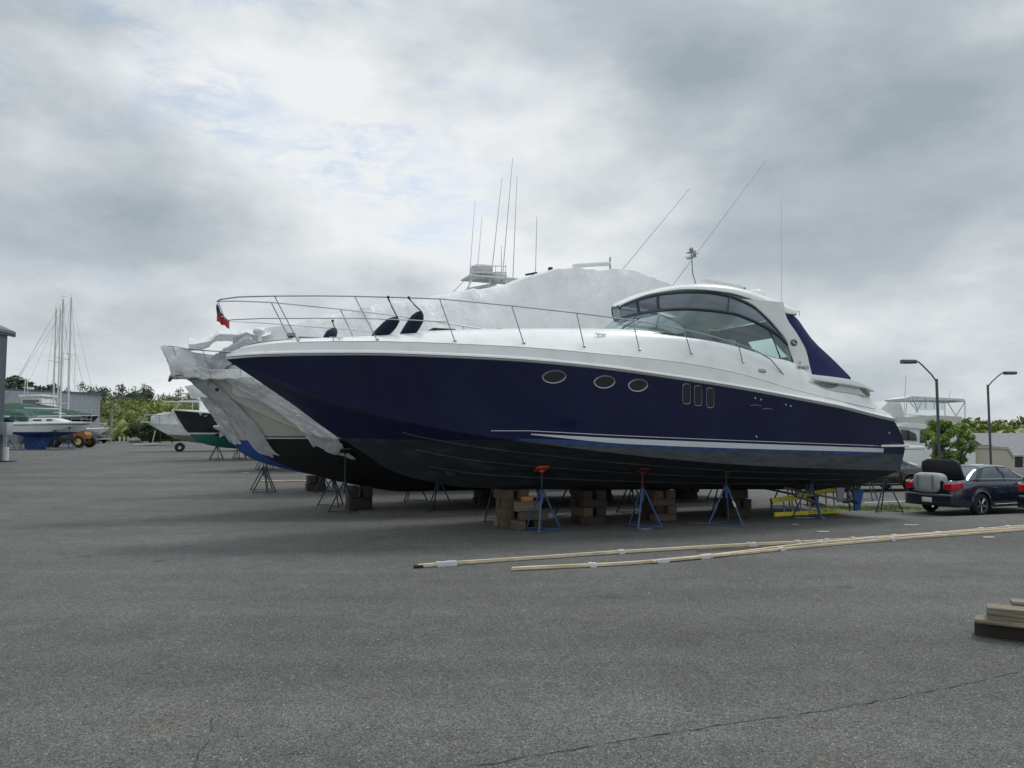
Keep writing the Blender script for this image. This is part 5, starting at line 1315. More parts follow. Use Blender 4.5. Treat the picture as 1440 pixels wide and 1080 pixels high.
# right rear wheel of the first sedan touches the road at this point
RW = at(1380, 724.5, 23); hd = R(24)
fw = Vector((math.cos(hd), math.sin(hd), 0)); rt = Vector((fw.y, -fw.x, 0))
ra_ = Vector((RW.x, RW.y, 0))-rt*.86; zr = -.20
sedan('dark blue grey sedan with its trunk open and a grey bag inside', 'carpaint', (ra_.x, ra_.y, zr), hd, trunk_open=True)
bag = thing('travel_bag', 'rounded light grey bag standing in the open trunk of the sedan', 'bag', (ra_.x-fw.x*.88-rt.x*.08, ra_.y-fw.y*.88-rt.y*.08, zr+.655), hd)
mb = MB(); rows = []
for i in range(17):
    a = math.pi*(i/16-.5); r = []
    for j in range(28):
        b = 6.2832*j/28; e = .62
        cz, sz = abs(math.cos(a))**.45, math.sin(a)
        x = .25*cz*abs(math.cos(b))**e*math.copysign(1, math.cos(b)); y = .50*cz*abs(math.sin(b))**e*math.copysign(1, math.sin(b)); z = .30+.31*abs(sz)**.6*math.copysign(1, sz)
        r.append(Vector((x-.05, y-.02, z+.02*noise.noise(Vector((x*4, y*4, z*4))))))
    rows.append(r)
mb.grid(rows, True); mb.build('bag_body', M['bag'], bag, 60)
for y in (-.28, .22): MB().tube([(-.31, y, .15), (-.325, y, .35), (-.30, y, .55)], .022, 5).build('strap', M['bagtrim'], bag)
MB().tube([(-.31, -.42, .08), (-.325, 0, .06), (-.31, .38, .08)], .012, 5).build('piping', M['bagtrim'], bag)
MB().tube([(-.315, -.34, .16), (-.33, -.30, .5), (-.33, .26, .52), (-.315, .30, .16)], .008, 5).build('seam', M['bagtrim'], bag)
lr = at(1427, 700, 22.7)
q = Vector((lr.x, lr.y, 0))+rt*.92+fw*1.05
sedan('dark car cut by the right frame edge, only its tail light and flank showing', 'carmaroon', (q.x, q.y, zr), hd)
def gcar(px, py, D, paint, label, hd_, name='sedan_car'):
    p = at(px, py, D); sedan(label, paint, (p.x, p.y, ground(p.x, p.y)), hd_, name=name)
gcar(1262, 672, 34, 'carblack', 'black car parked behind the open trunk sedan, beyond the navy stern', R(190))
gcar(1205, 672, 42, 'carwhite', 'white car seen below the stern of the navy yacht', R(15))
gcar(1095, 680, 40, 'carblack', 'dark car whose wheels show in the gap under the navy yacht', R(10))
# pickup truck
def pickup(label, loc, rz, paint='carsilver'):
    t = thing('pickup_truck', label, 'pickup truck', loc, rz)
    prof = [(-1.2, .5), (-1.25, .62), (-1.25, 1.15), (1.0, 1.18), (1.0, 1.25), (1.15, 1.78), (1.35, 1.86), (2.35, 1.86), (2.55, 1.8), (3.1, 1.28), (4.2, 1.2), (4.35, 1.05), (4.38, .55), (4.0, .42), (-1.0, .45)]
    MB().prism([(x, .95, z) for x, z in prof if z < 1.3], (0, -1.9, 0)).build('body', M[paint], t)
    MB().prism([(x, .82, z) for x, z in ((1.02, 1.2), (1.17, 1.78), (1.37, 1.88), (2.35, 1.88), (2.55, 1.8), (3.05, 1.2))], (0, -1.64, 0)).build('cab', M[paint], t)
    for s_ in (1, -1):
        MB().prism([(x, s_*.83, z) for x, z in ((1.2, 1.3), (1.3, 1.72), (1.95, 1.74), (1.95, 1.3))], (0, s_*.01, 0)).build('window', M['portglass'], t)
        MB().prism([(x, s_*.83, z) for x, z in ((2.02, 1.3), (2.02, 1.74), (2.42, 1.72), (2.85, 1.3))], (0, s_*.01, 0)).build('window', M['portglass'], t)
        for c in (0, 3.4):
            wv = MB().lathe([(.2, -.12), (.37, -.12), (.4, -.06), (.4, .06), (.37, .12), (.2, .12)], (c, s_*.86, .4), 20, Matrix.Rotation(1.5708, 3, 'X')).build('wheel', M['tyre'], t)
            MB().lathe([(0, .1), (.2, .11), (.23, .125)], (c, s_*.86, .4), 16, Matrix.Rotation(-1.5708*s_, 3, 'X')).build('rim', M['rim'], wv)
        MB().box((-1.26, s_*.8, .95), (.04, .18, .3), bev=.01).build('tail_light', M['tail'], t)
    MB().box((3.3, 0, 1.0), (.01, 1, .01)); MB().box((4.42, 0, .55), (.12, 1.85, .2), bev=.04).build('front_bumper', M['chrome'], t); MB().box((-1.32, 0, .55), (.12, 1.85, .2), bev=.04).build('rear_bumper', M['chrome'], t)
    return t
pk = at(157, 619, 105); pickup('silver pickup truck parked far away beside the utility pole', (pk.x-1.5, pk.y, ground(pk.x, pk.y)), math.pi)

# ------------------------------------------------------------------ lamp posts
def lamp(px, ptop, D, sgn, heads, label, base_z):
    p = at(px, ptop, D); t = thing('street_lamp', label, 'street lamp', (p.x, p.y, base_z), 0, 'tall car park lamps')
    h_ = p.z-base_z
    MB().tube([(0, 0, 0), (0, 0, h_)], .06, 10, .055).build('post', M['lampm'], t); MB().box((0, 0, .15), (.45, .45, .3), bev=.04).build('base', M['conc'], t)
    q = at(*heads, D); dx_ = q.x-p.x; dz = q.z-base_z
    MB().tube([(0, 0, h_-.25), (0, 0, h_-.12), (dx_*.25, 0, lerp(h_-.05, dz, .3)), (dx_*.7, 0, lerp(h_, dz, .78)), (dx_*.92, 0, dz), (dx_*1.0, 0, dz)], .032, 8).build('arm', M['lampm'], t)
    rows = []
    for i in range(9):
        f = i/8; w_ = .22*math.sin(max(.12, min(1, f*3))*1.57)*(1 if f < .85 else .8); x = dx_+sgn*(f*.62); rows.append([Vector((x, -w_, dz-.03)), Vector((x, -w_*.8, dz+.06)), Vector((x, 0, dz+.09)), Vector((x, w_*.8, dz+.06)), Vector((x, w_, dz-.03)), Vector((x, w_*.7, dz-.08)), Vector((x, -w_*.7, dz-.08))])
    mb = MB().grid(rows, True); mb.poly(rows[0]); mb.poly(rows[-1]); mb.build('lamp_head', M['lampm'], t)
lamp(1317, 533, 32, -1, (1289, 508.5), 'tall grey street lamp with arm to the left, behind the open trunk car', -.2)
lamp(1389, 541, 40, 1, (1411, 524.5), 'tall grey street lamp with arm to the right, near the right edge', -.2)
# ------------------------------------------------------------------ right background: sport fisher, sheds, house
D = 44
def L3(px, py, dD=0): return at(px, py, D+dD)
c0 = L3(1300, 640); zb = ground(c0.x, c0.y)
sf = thing('convertible_boat', 'big white sport fishing boat with framed canvas top beyond the navy stern', 'boat', (c0.x, c0.y, zb), 0)
def SFp(px, py, dy=0):
    q = L3(px, py, dy); return Vector((q.x-c0.x, q.y-c0.y, q.z-zb))
def slab(pts, d, nm, m, par=sf, y0=0):
    a = [SFp(x, y, y0) for x, y in pts]; return MB().prism(a, (0, d, 0)).build(nm, M[m], par, 30)
slab([(1240, 630), (1255, 625), (1302, 623), (1312, 633), (1372, 636), (1372, 664), (1366, 690), (1246, 690)], 3.2, 'hull', 'gel')
slab([(1246, 612), (1262, 600), (1290, 602), (1304, 606), (1352, 606), (1353, 640), (1246, 636)], 2.8, 'cabin', 'gel', y0=.2)
slab([(1267, 604), (1277, 605), (1288, 610), (1290, 620), (1270, 619)], .05, 'cabin_window', 'portglass', y0=.12)
slab([(1295, 605), (1304, 605), (1303, 630), (1294, 630)], .05, 'cabin_door', 'portglass', y0=.12)
slab([(1262, 600), (1276, 594), (1353, 602), (1353, 608)], 3.0, 'flybridge_deck', 'gel', y0=.1)
slab([(1291, 604), (1291, 586), (1316, 584), (1352, 586), (1352, 604)], 2.6, 'flybridge_coaming', 'gelw', y0=.3)
slab([(1304, 591), (1313, 590), (1313, 600), (1304, 600)], .05, 'vent_panel', 'metalwall2', y0=.2)
slab([(1272, 560), (1282, 557), (1356, 561), (1358, 565), (1340, 563), (1274, 563)], 2.4, 'canvas_top', 'whitepaint', y0=.4)
mb = MB()
for dy in (.4, 2.8):
    for (a, b) in (((1276, 561), (1273, 584)), ((1283, 560), (1291, 578)), ((1300, 561), (1288, 580)), ((1302, 561), (1302, 575)), ((1314, 561), (1314, 575)), ((1330, 562), (1345, 586)), ((1357, 565), (1344, 586)), ((1329, 562), (1329, 586)), ((1357, 564), (1357, 588)), ((1276, 561), (1291, 580)), ((1273, 583), (1357, 588))):
        mb.tube([SFp(*a, dy), SFp(*b, dy)], .028, 5)
mb.build('top_frame', M['alu'], sf)
MB().prism([SFp(x, y, .5) for x, y in ((1283, 564), (1328, 565), (1328, 577), (1290, 577))], (0, .02, 0)).build('clear_curtain', M['vinylclear'], sf)
MB().tube([SFp(1271, 585), SFp(1274, 528)], .02, 5).build('whip_antenna', M['whitepaint'], sf)
MB().tube([SFp(1335, 562), SFp(1336, 549)], .015, 5).build('whip_antenna', M['whitepaint'], sf)
slab([(1236, 600), (1238, 575), (1252, 563), (1266, 566), (1274, 590), (1262, 604)], 2, 'wrapped_bow', 'wrap', y0=3)
p = L3(1345, 664, 10)
def bldg(name, label, px0, px1, ytop, D_, depth, m, roofm, cat='building', zb_=None, over=.25, rise=.0, wins=()):
    a, b = at(px0, ytop, D_), at(px1, ytop, D_); z0 = -.2 if zb_ is None else zb_; h_ = a.z-z0; wd = b.x-a.x
    t = thing(name, label, cat, ((a.x+b.x)/2, D_+depth/2, z0), 0)
    MB().box((0, 0, h_/2), (wd, depth, h_)).build('wall', M[m], t)
    if rise: MB().prism([(-wd/2-over, -depth/2-over, h_), (-wd/2-over, 0, h_+rise), (-wd/2-over, depth/2+over, h_)], (wd+2*over, 0, 0)).build('roof', M[roofm], t)
    else: MB().box((0, 0, h_+.06), (wd+2*over, depth+2*over, .12)).build('roof', M[roofm], t)
    for (x0, x1, y0, y1, mm, nm) in wins:
        q0, q1 = at(x0, y0, D_), at(x1, y1, D_); cx = (q0.x+q1.x)/2-(a.x+b.x)/2; cz = (q0.z+q1.z)/2-z0; f = MB().box((cx, -depth/2-.02, cz), (abs(q1.x-q0.x), .08, abs(q1.z-q0.z))).build(nm, M[mm], t)
    return t
bldg('storage_container', 'long beige storage trailer beyond the open trunk car', 1327, 1394, 628.5, 52, 2.6, 'beigewall', 'roofm', 'trailer', over=.05)
q = thing('box_trailer', 'tan trailer with a sloping front beside the long beige one', 'trailer', (at(1396, 660, 50).x, 50, -.2), 0)
a0 = at(1396, 660, 50).x
MB().prism([(at(x, y, 50).x-a0, 0, at(x, y, 50).z+.2) for x, y in ((1396, 690), (1396, 630), (1418, 631), (1427, 644), (1427, 690))], (0, 2.4, 0)).build('wall', M['tanwall'], q)
MB().prism([(at(x, y, 49.9).x-a0, -.06, at(x, y, 49.9).z+.2) for x, y in ((1396, 631), (1396, 627.5), (1419, 629), (1428, 643), (1427, 645.5), (1418, 632.5))], (0, 2.55, 0)).build('roof', M['beigewall'], q)
bldg('house', 'low house with a grey slate roof at the right edge, behind the trailers', 1405, 1500, 640, 66, 9, 'beigewall', 'slate', rise=1.9, wins=((1427, 1434, 643, 662, 'portglass', 'window'), (1446, 1458, 643, 662, 'portglass', 'window')))
h_ = bldg('dark_shed', 'small dark doorway shed between the tan trailer and the house', 1427, 1438, 642, 58, 3, 'plasticd', 'beigewall', over=.1)

# ------------------------------------------------------------------ left edge building, metal shed, post
wl = thing('grey_shed', 'dark grey metal building with a fascia eave cut by the left frame edge', 'building', (at(10, 472, 47).x-5, 38, 0), 0)
hh = at(10, 472, 47).z; z0 = ground(-30, 38)-.6
mb = MB(); n = 90; rows = []
pts = []
for i in range(n+1):
    y = -6+12.0*i/n*1.0; o = .025 if (i % 6) in (0, 1) else 0
    pts.append((5.0+o, y))
mb.grid([[Vector((x, y+3, z)) for z in (z0, hh)] for x, y in pts]); rows = [[Vector((5.0-10*i/60, -3+(-.025 if i % 6 in (0, 1) else 0), z)) for z in (z0, hh)] for i in range(61)]; mb.grid(rows)
mb.build('wall', M['metalwall'], wl, 20)
ex = at(22, 469, 47.6).x-(at(10, 472, 47).x-5)
mb = MB()
e1, e2, e3 = at(0, 456, 29.6), at(22, 466, 29.6), at(22, 472, 29.6)
mb.prism([(ex, -3.4, hh+.35-.16), (ex, -3.4, hh-.0+.17), (ex-.12, -3.4, hh+.36), (0, -3.4, hh+2.6), (-12, -3.4, hh+.0), (-12, -3.4, hh-.3), (0, -3.4, hh+2.2), (4.9, -3.4, hh+.02)], (0, 13, 0))
mb.build('roof', M['roofm'], wl, 20)
MB().box((ex-.1, 3.1, hh+.16), (.12, 13.2, .34), bev=.02).build('gutter', M['metalwall'], wl)
wp = Vector((*onz(8, 640), 0)); q = at(8, 641, 46)
t = thing('pipe_post', 'short white pipe post on a dark base at the left edge', 'post', (q.x, q.y, ground(q.x, q.y)), 0)
MB().tube([(0, 0, 0), (0, 0, .85)], .16, 12).build('pipe', M['whitepaint'], t); MB().lathe([(.5, 0), (.5, .05), (0, .06)], (0.1, 0, 0), 16).build('base', M['plasticd'], t)
q = at(0, 606, 47); t = thing('meter_box', 'grey equipment box on legs by the left building', 'box', (q.x, q.y, ground(q.x, q.y)), 0)
gz = at(0, 596, 47).z-ground(q.x, q.y)
MB().box((.1, 0, gz-.3), (1.0, .6, .75), bev=.02).build('case', M['metalwall2'], t)
for x in (-.25, .4): MB().tube([(x, 0, 0), (x, 0, gz-.5)], .04, 6).build('leg', M['alu'], t)
# long metal shed
a, b, c_ = at(3, 541.5, 95), at(42, 544, 95), at(116, 553, 95)
t = thing('boat_shed', 'long pale grey metal boat shed behind the sailboats', 'building', (a.x, 95, 1.0), 0)
zt = a.z-1
mb = MB(); n = 150; x1 = c_.x-a.x; rows = []
for i in range(n+1):
    f = i/n; x = -14+(x1+14)*f; o = .05 if i % 3 else 0; rows.append([Vector((x, o+6*max(0, f-.3), 0)), Vector((x, o+6*max(0, f-.3), lerp(zt, c_.z-1, f)))])
mb.grid(rows); mb.grid([[Vector((x1, 4.2+k, 0)), Vector((x1, 4.2+k, c_.z-1))] for k in ()]) if 0 else mb.grid([[Vector((x1-.66*k, 4.2+k, 0)), Vector((x1-.66*k, 4.2+k, c_.z-1))] for k in (0, 7, 14)]); mb.build('wall', M['metalwall2'], t, 20)
MB().prism([(-14.2, -.3, zt), (x1+.3, 3.9, c_.z-1), (x1-9, 18, c_.z-.6), (-23, 14, zt+.6)], (0, 0, .25)).build('roof', M['roofm'], t)
for x in (-3, 4): MB().box((x, -.05, 1.8), (3.2, .1, 3.6)).build('door', M['metalwall'], t)

# ------------------------------------------------------------------ sailboats and their neighbours
def sailboat(name, label, tip_px, tip_py, D_, Lb, mastx, masty, hullm, botm, group=None, zwl=None, decal=True, flip=1, rz=.0, mh=None, zb_=None, keel=True):
    tip = at(tip_px, tip_py, D_); g_ = ground(tip.x, tip.y)
    t = thing(name, label, 'sailboat', (tip.x-Lb*math.cos(rz), tip.y-Lb*math.sin(rz), g_), rz, group)
    zt = tip.z-g_; zw_ = (zwl or 1.62); st = zt-.12
    h = generic(Lb, 2.9, zw_-.42, st, zt, zw_, rk=.34, fore=.45, deadz=.3)
    z0_ = zw_-.42
    h.zk = T((0, zw_+.15), (Lb*.15, zw_-.05), (Lb*.45, z0_-.05), (Lb*.7, z0_+.1), (Lb*.88, zw_+.05), (Lb*.96, lerp(zw_, zt, .55)), (Lb, zt))
    h.zc = T((0, zw_+.25), (Lb*.5, z0_+.3), (Lb, zt))
    h.part(t, 'hull_topside', M[hullm], False); h.part(t, 'hull_bottom', M[botm], True); deckcap(h, t, 'deck', M['gel'], .08)
    h.strip(t, 'sheer_stripe', M['canvas'], lambda u: h.zs(u)-.16, lambda u: h.zs(u)-.11, .1, Lb-.3, .01)
    if keel: 
        rows = []
        for z, a, b, th in ((0.02, Lb*.36, Lb*.55, .06), (.1, Lb*.35, Lb*.56, .09), (z0_+.12, Lb*.33, Lb*.62, .07)):
            rows.append([Vector((a, 0, z)), Vector((lerp(a, b, .4), th, z)), Vector((b, 0, z)), Vector((lerp(a, b, .4), -th, z))])
        mb = MB().grid(rows, True); mb.poly(rows[0]); mb.build('keel', M[botm], t, 30)
        MB().prism([(.35, -.03, .5), (.75, -.03, .5), (.95, -.03, zw_+.1), (.3, -.03, zw_+.25)], (0, .06, 0)).build('rudder', M[botm], t)
    # cabin trunk
    rows = []
    for i in range(13):
        f = i/12; u = lerp(Lb*.30, Lb*.76, f); hgt = .38*math.sin(min(1, (1-f)*3.2+.05)*1.57)*(1 if f > .03 else .9); w_ = min(h.b(u)-.28, .85)
        z = h.zs(u)+.1; rows.append([Vector((u, w_, z-.05)), Vector((u, w_*.93, z+hgt*.85)), Vector((u, w_*.6, z+hgt)), Vector((u, -w_*.6, z+hgt)), Vector((u, -w_*.93, z+hgt*.85)), Vector((u, -w_, z-.05))])
    mb = MB().grid(rows); mb.poly(rows[0]); cab = mb.build('cabin', M['gel'], t, 30)
    for (f0, f1) in ((.08, .26), (.38, .56), (.66, .78)):
        for sd in (1, -1):
            r = []
            for f in (f0, (f0+f1)/2, f1):
                u = lerp(Lb*.30, Lb*.76, f); w_ = min(h.b(u)-.28, .85); z = h.zs(u)+.1; r.append([Vector((u, sd*(w_*.965+.015), z+.1)), Vector((u, sd*(w_*.945+.015), z+.25))])
            MB().grid(r).build('cabin_window', M['portglass'], cab)
    mu = Lb*.56 if mastx is None else at(mastx, 600, D_).x-t.location.x; mz = at(mastx or tip_px, masty, D_).z-g_
    MB().tube([(mu, 0, zt+.2), (mu-.12, 0, mz)], .085, 8, .07).build('mast', M['whitepaint'], t)
    MB().tube([(mu-.1, 0, zt+1.2), (mu-3.1, 0, zt+1.25)], .06, 6).build('boom', M['alu'], t)
    zsp = lerp(zt, mz, .52)
    mb = MB().tube([(mu-.07, 1.0, zsp), (mu-.07, -1.0, zsp)], .025, 5); mb.build('spreader', M['alu'], t)
    mb = MB().tube([(Lb-.1, 0, zt+.05), (mu-.1, 0, mz-.1), (.1, 0, zt)], .014, 4)
    mb.build('stay', M['dsteel'], t)
    for sd in (1, -1): MB().tube([(mu-.2, sd*1.25, zt), (mu-.07, sd*1.0, zsp), (mu-.11, 0, mz-.15)], .012, 4).build('shroud', M['dsteel'], t)
    mb = MB().tube([(mu-.2, .0, mz), (mu-.15, .0, mz+.4)], .012, 4); mb.tube([(mu-.35, 0, mz+.25), (mu+.2, 0, mz+.25)], .012, 4); mb.build('wind_vane', M['alu'], t)
    mb = MB()
    for sd in (1, -1):
        mb.tube([(Lb-.05, 0, zt+.58), (Lb-.35, sd*.35, zt+.6), (Lb-1.4, sd*.75, zt+.6), (Lb-1.5, sd*.8, zt)], .022, 5); mb.tube([(Lb-.4, sd*.3, zt), (Lb-.3, sd*.33, zt+.6)], .02, 5); mb.tube([(Lb-.2, sd*.2, zt+.3), (Lb-1.45, sd*.78, zt+.3)], .014, 5)
    mb.build('bow_pulpit', M['steel'], t)
    mb = MB()
    for sd in (1, -1):
        mb.tube([(.1, 0, zt+.6), (.1, sd*.9, zt+.6), (1.3, sd*1.1, zt+.6), (1.3, sd*1.1, zt-.05)], .022, 5); mb.tube([(.12, sd*.85, zt+.6), (.12, sd*.85, zt-.1)], .02, 5)
        mb.tube([(1.3, sd*1.1, zt+.58), (Lb*.5, sd*1.3, zt+.52), (Lb-1.5, sd*.8, zt+.58)], .008, 4)
        for f in (.35, .5, .68): mb.tube([(Lb*f, sd*(h.b(Lb*f)-.08), zt-.08), (Lb*f, sd*(h.b(Lb*f)-.08), zt+.54)], .013, 4)
    mb.build('lifeline', M['steel'], t)
    return t, h, zt, mu, mz, g_
s1, hs1, zt1, mu1, mz1, gs1 = sailboat('sailboat', 'white sailboat with blue bottom, foremost of the sailboats at the left', 131, 594.5, 66, 8.9, 84, 421, 'gel', 'bluebot', zwl=1.5)
rows = []
for i in range(7):
    f = i/6; u = lerp(3.9, 2.3, f); hz = zt1+.35+.75*math.sin(min(1, f*2)*1.57); rows.append([Vector((u, .95*math.sin(a), zt1+.15+(hz-zt1-.15)*max(.0, math.cos(a))**.5)) for a in [-1.57+3.14*j/10 for j in range(11)]])
MB().grid(rows).build('dodger', M['tarp'], s1, 60)
for i, (u, v) in enumerate(((7.2, .55), (6.2, .9), (5.2, 1.0), (2.4, .9), (1.2, .8), (7.2, -.55), (6.2, -.9), (2.4, -.9))):
    stand(s1.location.x+u, s1.location.y-v, i, gs1+hs1.zc(u)+.02, 0, 'boat stand under the foremost white sailboat', 'stands under the white sailboat', 'standblue', 'post', 'dimpad', hb=.8)
s2, hs2, zt2, mu2, mz2, gs2 = sailboat('sailboat', 'sailboat under a dark green tarpaulin, its bow showing behind the white sailboat', 139, 585, 74, 10.2, 95, 418, 'darkgreen', 'darkgreen', zwl=1.9)
tq = at(60, 566, 74).z-gs2
rows = []
for i in range(31):
    f = i/30; u = lerp(9.4, -1.2, f); rz_ = zt2+.15+T((0, .1), (.2, .5), (.45, .95), (.75, 1.15), (1, .7))(f); w_ = max(.1, hs2.b(max(.2, min(u, 9.8))))+.12
    rows.append([Vector((u, w_*s_, lerp(rz_, zt2-.25, abs(s_)**1.3)+.05*noise.noise(Vector((u*1.5, s_*3, 0))))) for s_ in [-1+j/6 for j in range(13)]])
MB().grid(rows).build('tarpaulin', M['tarp'], s2, 60)
s3, hs3, zt3, mu3, mz3, gs3 = sailboat('sailboat', 'sailboat with the shortest thick mast, mostly hidden behind the green tarpaulin', 118, 590, 82, 9.5, 74, 433, 'gel', 'bluebot', zwl=1.8)
rows = []
for i in range(21):
    f = i/20; u = lerp(6.4, -2.5, f); rz_ = zt3+T((0, .2), (.3, .9), (.6, .9), (1, .2))(f); rows.append([Vector((u, 1.6*s_, lerp(rz_, zt3-.2, abs(s_)**1.5)+.04*noise.noise(Vector((u*2, s_*3, 2))))) for s_ in [-1+j/5 for j in range(11)]])
MB().grid(rows).build('white_cover', M['wrap'], s3, 60)
# motor yacht with radar mast behind
D = 88
q = at(40, 600, D); gq = ground(q.x, q.y)
ty = thing('flybridge_boat', 'white flybridge boat with radar mast behind the sailboats at the left', 'boat', (q.x, q.y, gq), 0)
def TP(px, py): r = at(px, py, D); return Vector((r.x-q.x, r.y-q.y, r.z-gq))
def tslab(pts, d, nm, m, y0=0): return MB().prism([TP(*p)+Vector((0, y0, 0)) for p in pts], (0, d, 0)).build(nm, M[m], ty)
tslab([(12, 578), (66, 575), (70, 600), (16, 606)], 3.2, 'hull', 'gel'); tslab([(28, 557), (55, 556), (60, 576), (26, 577)], 2.6, 'cabin', 'whitepaint', .3)
tslab([(30, 562), (52, 562), (55, 570), (29, 570)], .05, 'cabin_window', 'portglass', .22); tslab([(26, 555), (58, 554), (58, 557), (26, 558)], 3.0, 'flybridge', 'gel', .1)
mb = MB().tube([TP(34, 556), TP(36, 533)], .05, 5); mb.tube([TP(39, 556), TP(38, 533)], .05, 5); mb.tube([TP(27, 533), TP(42, 534)], .05, 5); mb.tube([TP(32, 545), TP(44, 545)], .05, 5); mb.build('radar_mast', M['whitepaint'], ty)
MB().lathe([(0, .15), (.35, .12), (.35, -.12), (0, -.15)], TP(43, 546), 14).build('radar_dome', M['gel'], ty)
# other far masts (a yawl behind)
sailboat('sailboat', 'faraway sailboat whose thin mast stands between the taller masts', 122, 594, 96, 9.5, 80, 434, 'gel', 'bluebot', zwl=1.9, keel=False)
sailboat('sailboat', 'faraway sailboat with a short mizzen like mast right of the others', 150, 596, 100, 8.0, 112, 545, 'gel', 'blackhull', zwl=1.7, keel=False)
# wheeled loader under the sailboat bows
q = at(122, 625, 72); gq = ground(q.x, q.y)
ld_ = thing('yard_tractor', 'orange yard tractor with big black tyres behind the sailboat bow', 'tractor', (q.x-2.6, q.y+.5, gq), 0)
for x, r in ((2.1, .58), (-1.2, .58)):
    for y in (-.9, .9):
        wv = MB().lathe([(r*.5, -.2), (r*.93, -.2), (r, -.1), (r, .1), (r*.93, .2), (r*.5, .2)], (x, y, r), 22, Matrix.Rotation(1.5708, 3, 'X')).build('wheel', M['tyre'], ld_)
        MB().lathe([(0, .14), (r*.3, .16), (r*.5, .21), (r*.52, .1), (r*.52, -.1)], (x, y, r), 16, Matrix.Rotation(1.5708 if y < 0 else -1.5708, 3, 'X')).build('hub', M['loaderhub'], wv)
MB().prism([(1.25, -.5, .8), (2.45, -.5, .85), (2.5, -.5, 1.2), (2.3, -.5, 1.5), (1.35, -.5, 1.45)], (0, 1.0, 0)).build('engine_hood', M['loader'], ld_)
MB().prism([(-1.6, -.45, .5), (2.2, -.45, .55), (2.2, -.45, .8), (-.2, -.45, .95), (-1.6, -.45, .95)], (0, .9, 0)).build('chassis', M['black'], ld_)
MB().box((-.5, 0, 1.3), (.6, .6, .5), bev=.08).build('seat', M['black'], ld_)
MB().tube([(.3, 0, 1.1), (.1, 0, 1.7)], .03, 5).build('steering_column', M['black'], ld_)
# small white boat on a stand beyond the tractor
q = at(150, 603, 98); gq = ground(q.x, q.y); sb = thing('skiff', 'small white skiff with a low console beyond the sailboat bow', 'boat', (q.x-5, q.y, gq+.9), 0)
hk = generic(5.4, 2.0, .1, .8, 1.05, .3, rk=.35); hk.part(sb, 'hull_topside', M['gel'], False); hk.part(sb, 'hull_bottom', M['greyhull'], True); deckcap(hk, sb, 'deck', M['whitepaint'])
mb = MB().tube([(3.8, .5, .9), (3.8, .5, 2.2), (4.8, .3, 2.2), (4.9, .3, 1.0)], .03, 5); mb.build('rail', M['alu'], sb); MB().box((2.2, 0, 1.2), (.7, .8, .8), bev=.1).build('console', M['gel'], sb)
st_ = thing('skiff_trailer', 'low trailer carrying the small white skiff', 'trailer', (q.x-5, q.y, gq), 0)
MB().box((2.6, 0, .6), (5.6, 1.2, .12)).build('frame', M['alu'], st_)
for s_ in (-.85, .85): MB().lathe([(0, -.1), (.3, -.1), (.33, 0), (.3, .1), (0, .1)], (2, s_, .33), 16, Matrix.Rotation(1.5708, 3, 'X')).build('wheel', M['tyre'], st_)
for u in (1, 4.2): MB().box((u, 0, .78), (.12, 1.1, .3)).build('bunk', M['timberd'], st_)
# utility pole, bollards
q = at(155, 621, 112); q2 = at(157, 575, 112)
t = thing('utility_pole', 'pale wooden utility pole with a crossarm before the scrubby trees', 'utility pole', (q.x, q.y, ground(q.x, q.y)), 0)
hp = q2.z-ground(q.x, q.y); MB().tube([(0, 0, 0), (.1, 0, hp)], .2, 8, .14).build('pole', M['conc'], t); MB().box((.1, 0, hp-.55), (1.8, .12, .14)).build('crossarm', M['timber2'], t)
for i, (px, lab) in enumerate(((168, 'leftmost of the three white bollards at the lot end'), (174.5, 'middle one of the three white bollards at the lot end'), (180, 'rightmost of the three white bollards at the lot end'))):
    q = at(px, 625, 108); t = thing('bollard', lab, 'bollard', (q.x, q.y, ground(q.x, q.y)), 0, 'white bollards at the end of the lot'); MB().lathe([(.13, 0), (.13, .75), (.09, .83), (0, .86)], (0, 0, 0), 10).build('post', M['whitepaint'], t)
q = at(190, 624, 108); o = MB().blob((0, 0, .35), (.9, .5, .42), 2, .4, 3).build('boulder', M['conc']); o.location = (q.x, q.y, ground(q.x, q.y)); tag(o, 'grey boulder beside the white bollards', 'boulder')

# ------------------------------------------------------------------ foliage
def leaves(mb, c, r, n, s, flat=.0, rnd=random):
    for _ in range(n):
        while 1:
            d = Vector((rnd.uniform(-1, 1), rnd.uniform(-1, 1), rnd.uniform(-1, 1)))
            if .25 < d.length < 1: break
        d = d*(1+.25*noise.noise(d*2.2+c)); p = c+Vector((d.x*r[0], d.y*r[1], d.z*r[2]))
        a = Vector((rnd.gauss(0, 1), rnd.gauss(0, 1), rnd.gauss(0, 1)+flat)).normalized(); b = a.orthogonal().normalized(); e = a.cross(b); ss = s*rnd.uniform(.5, 1.3); th = rnd.uniform(0, 6.28)
        b, e = b*math.cos(th)+e*math.sin(th), e*math.cos(th)-b*math.sin(th)
        k = len(mb.v); mb.v += [tuple(p+b*ss), tuple(p+e*ss*.55), tuple(p-b*ss), tuple(p-e*ss*.55)]; mb.f.append((k, k+1, k+2, k+3))
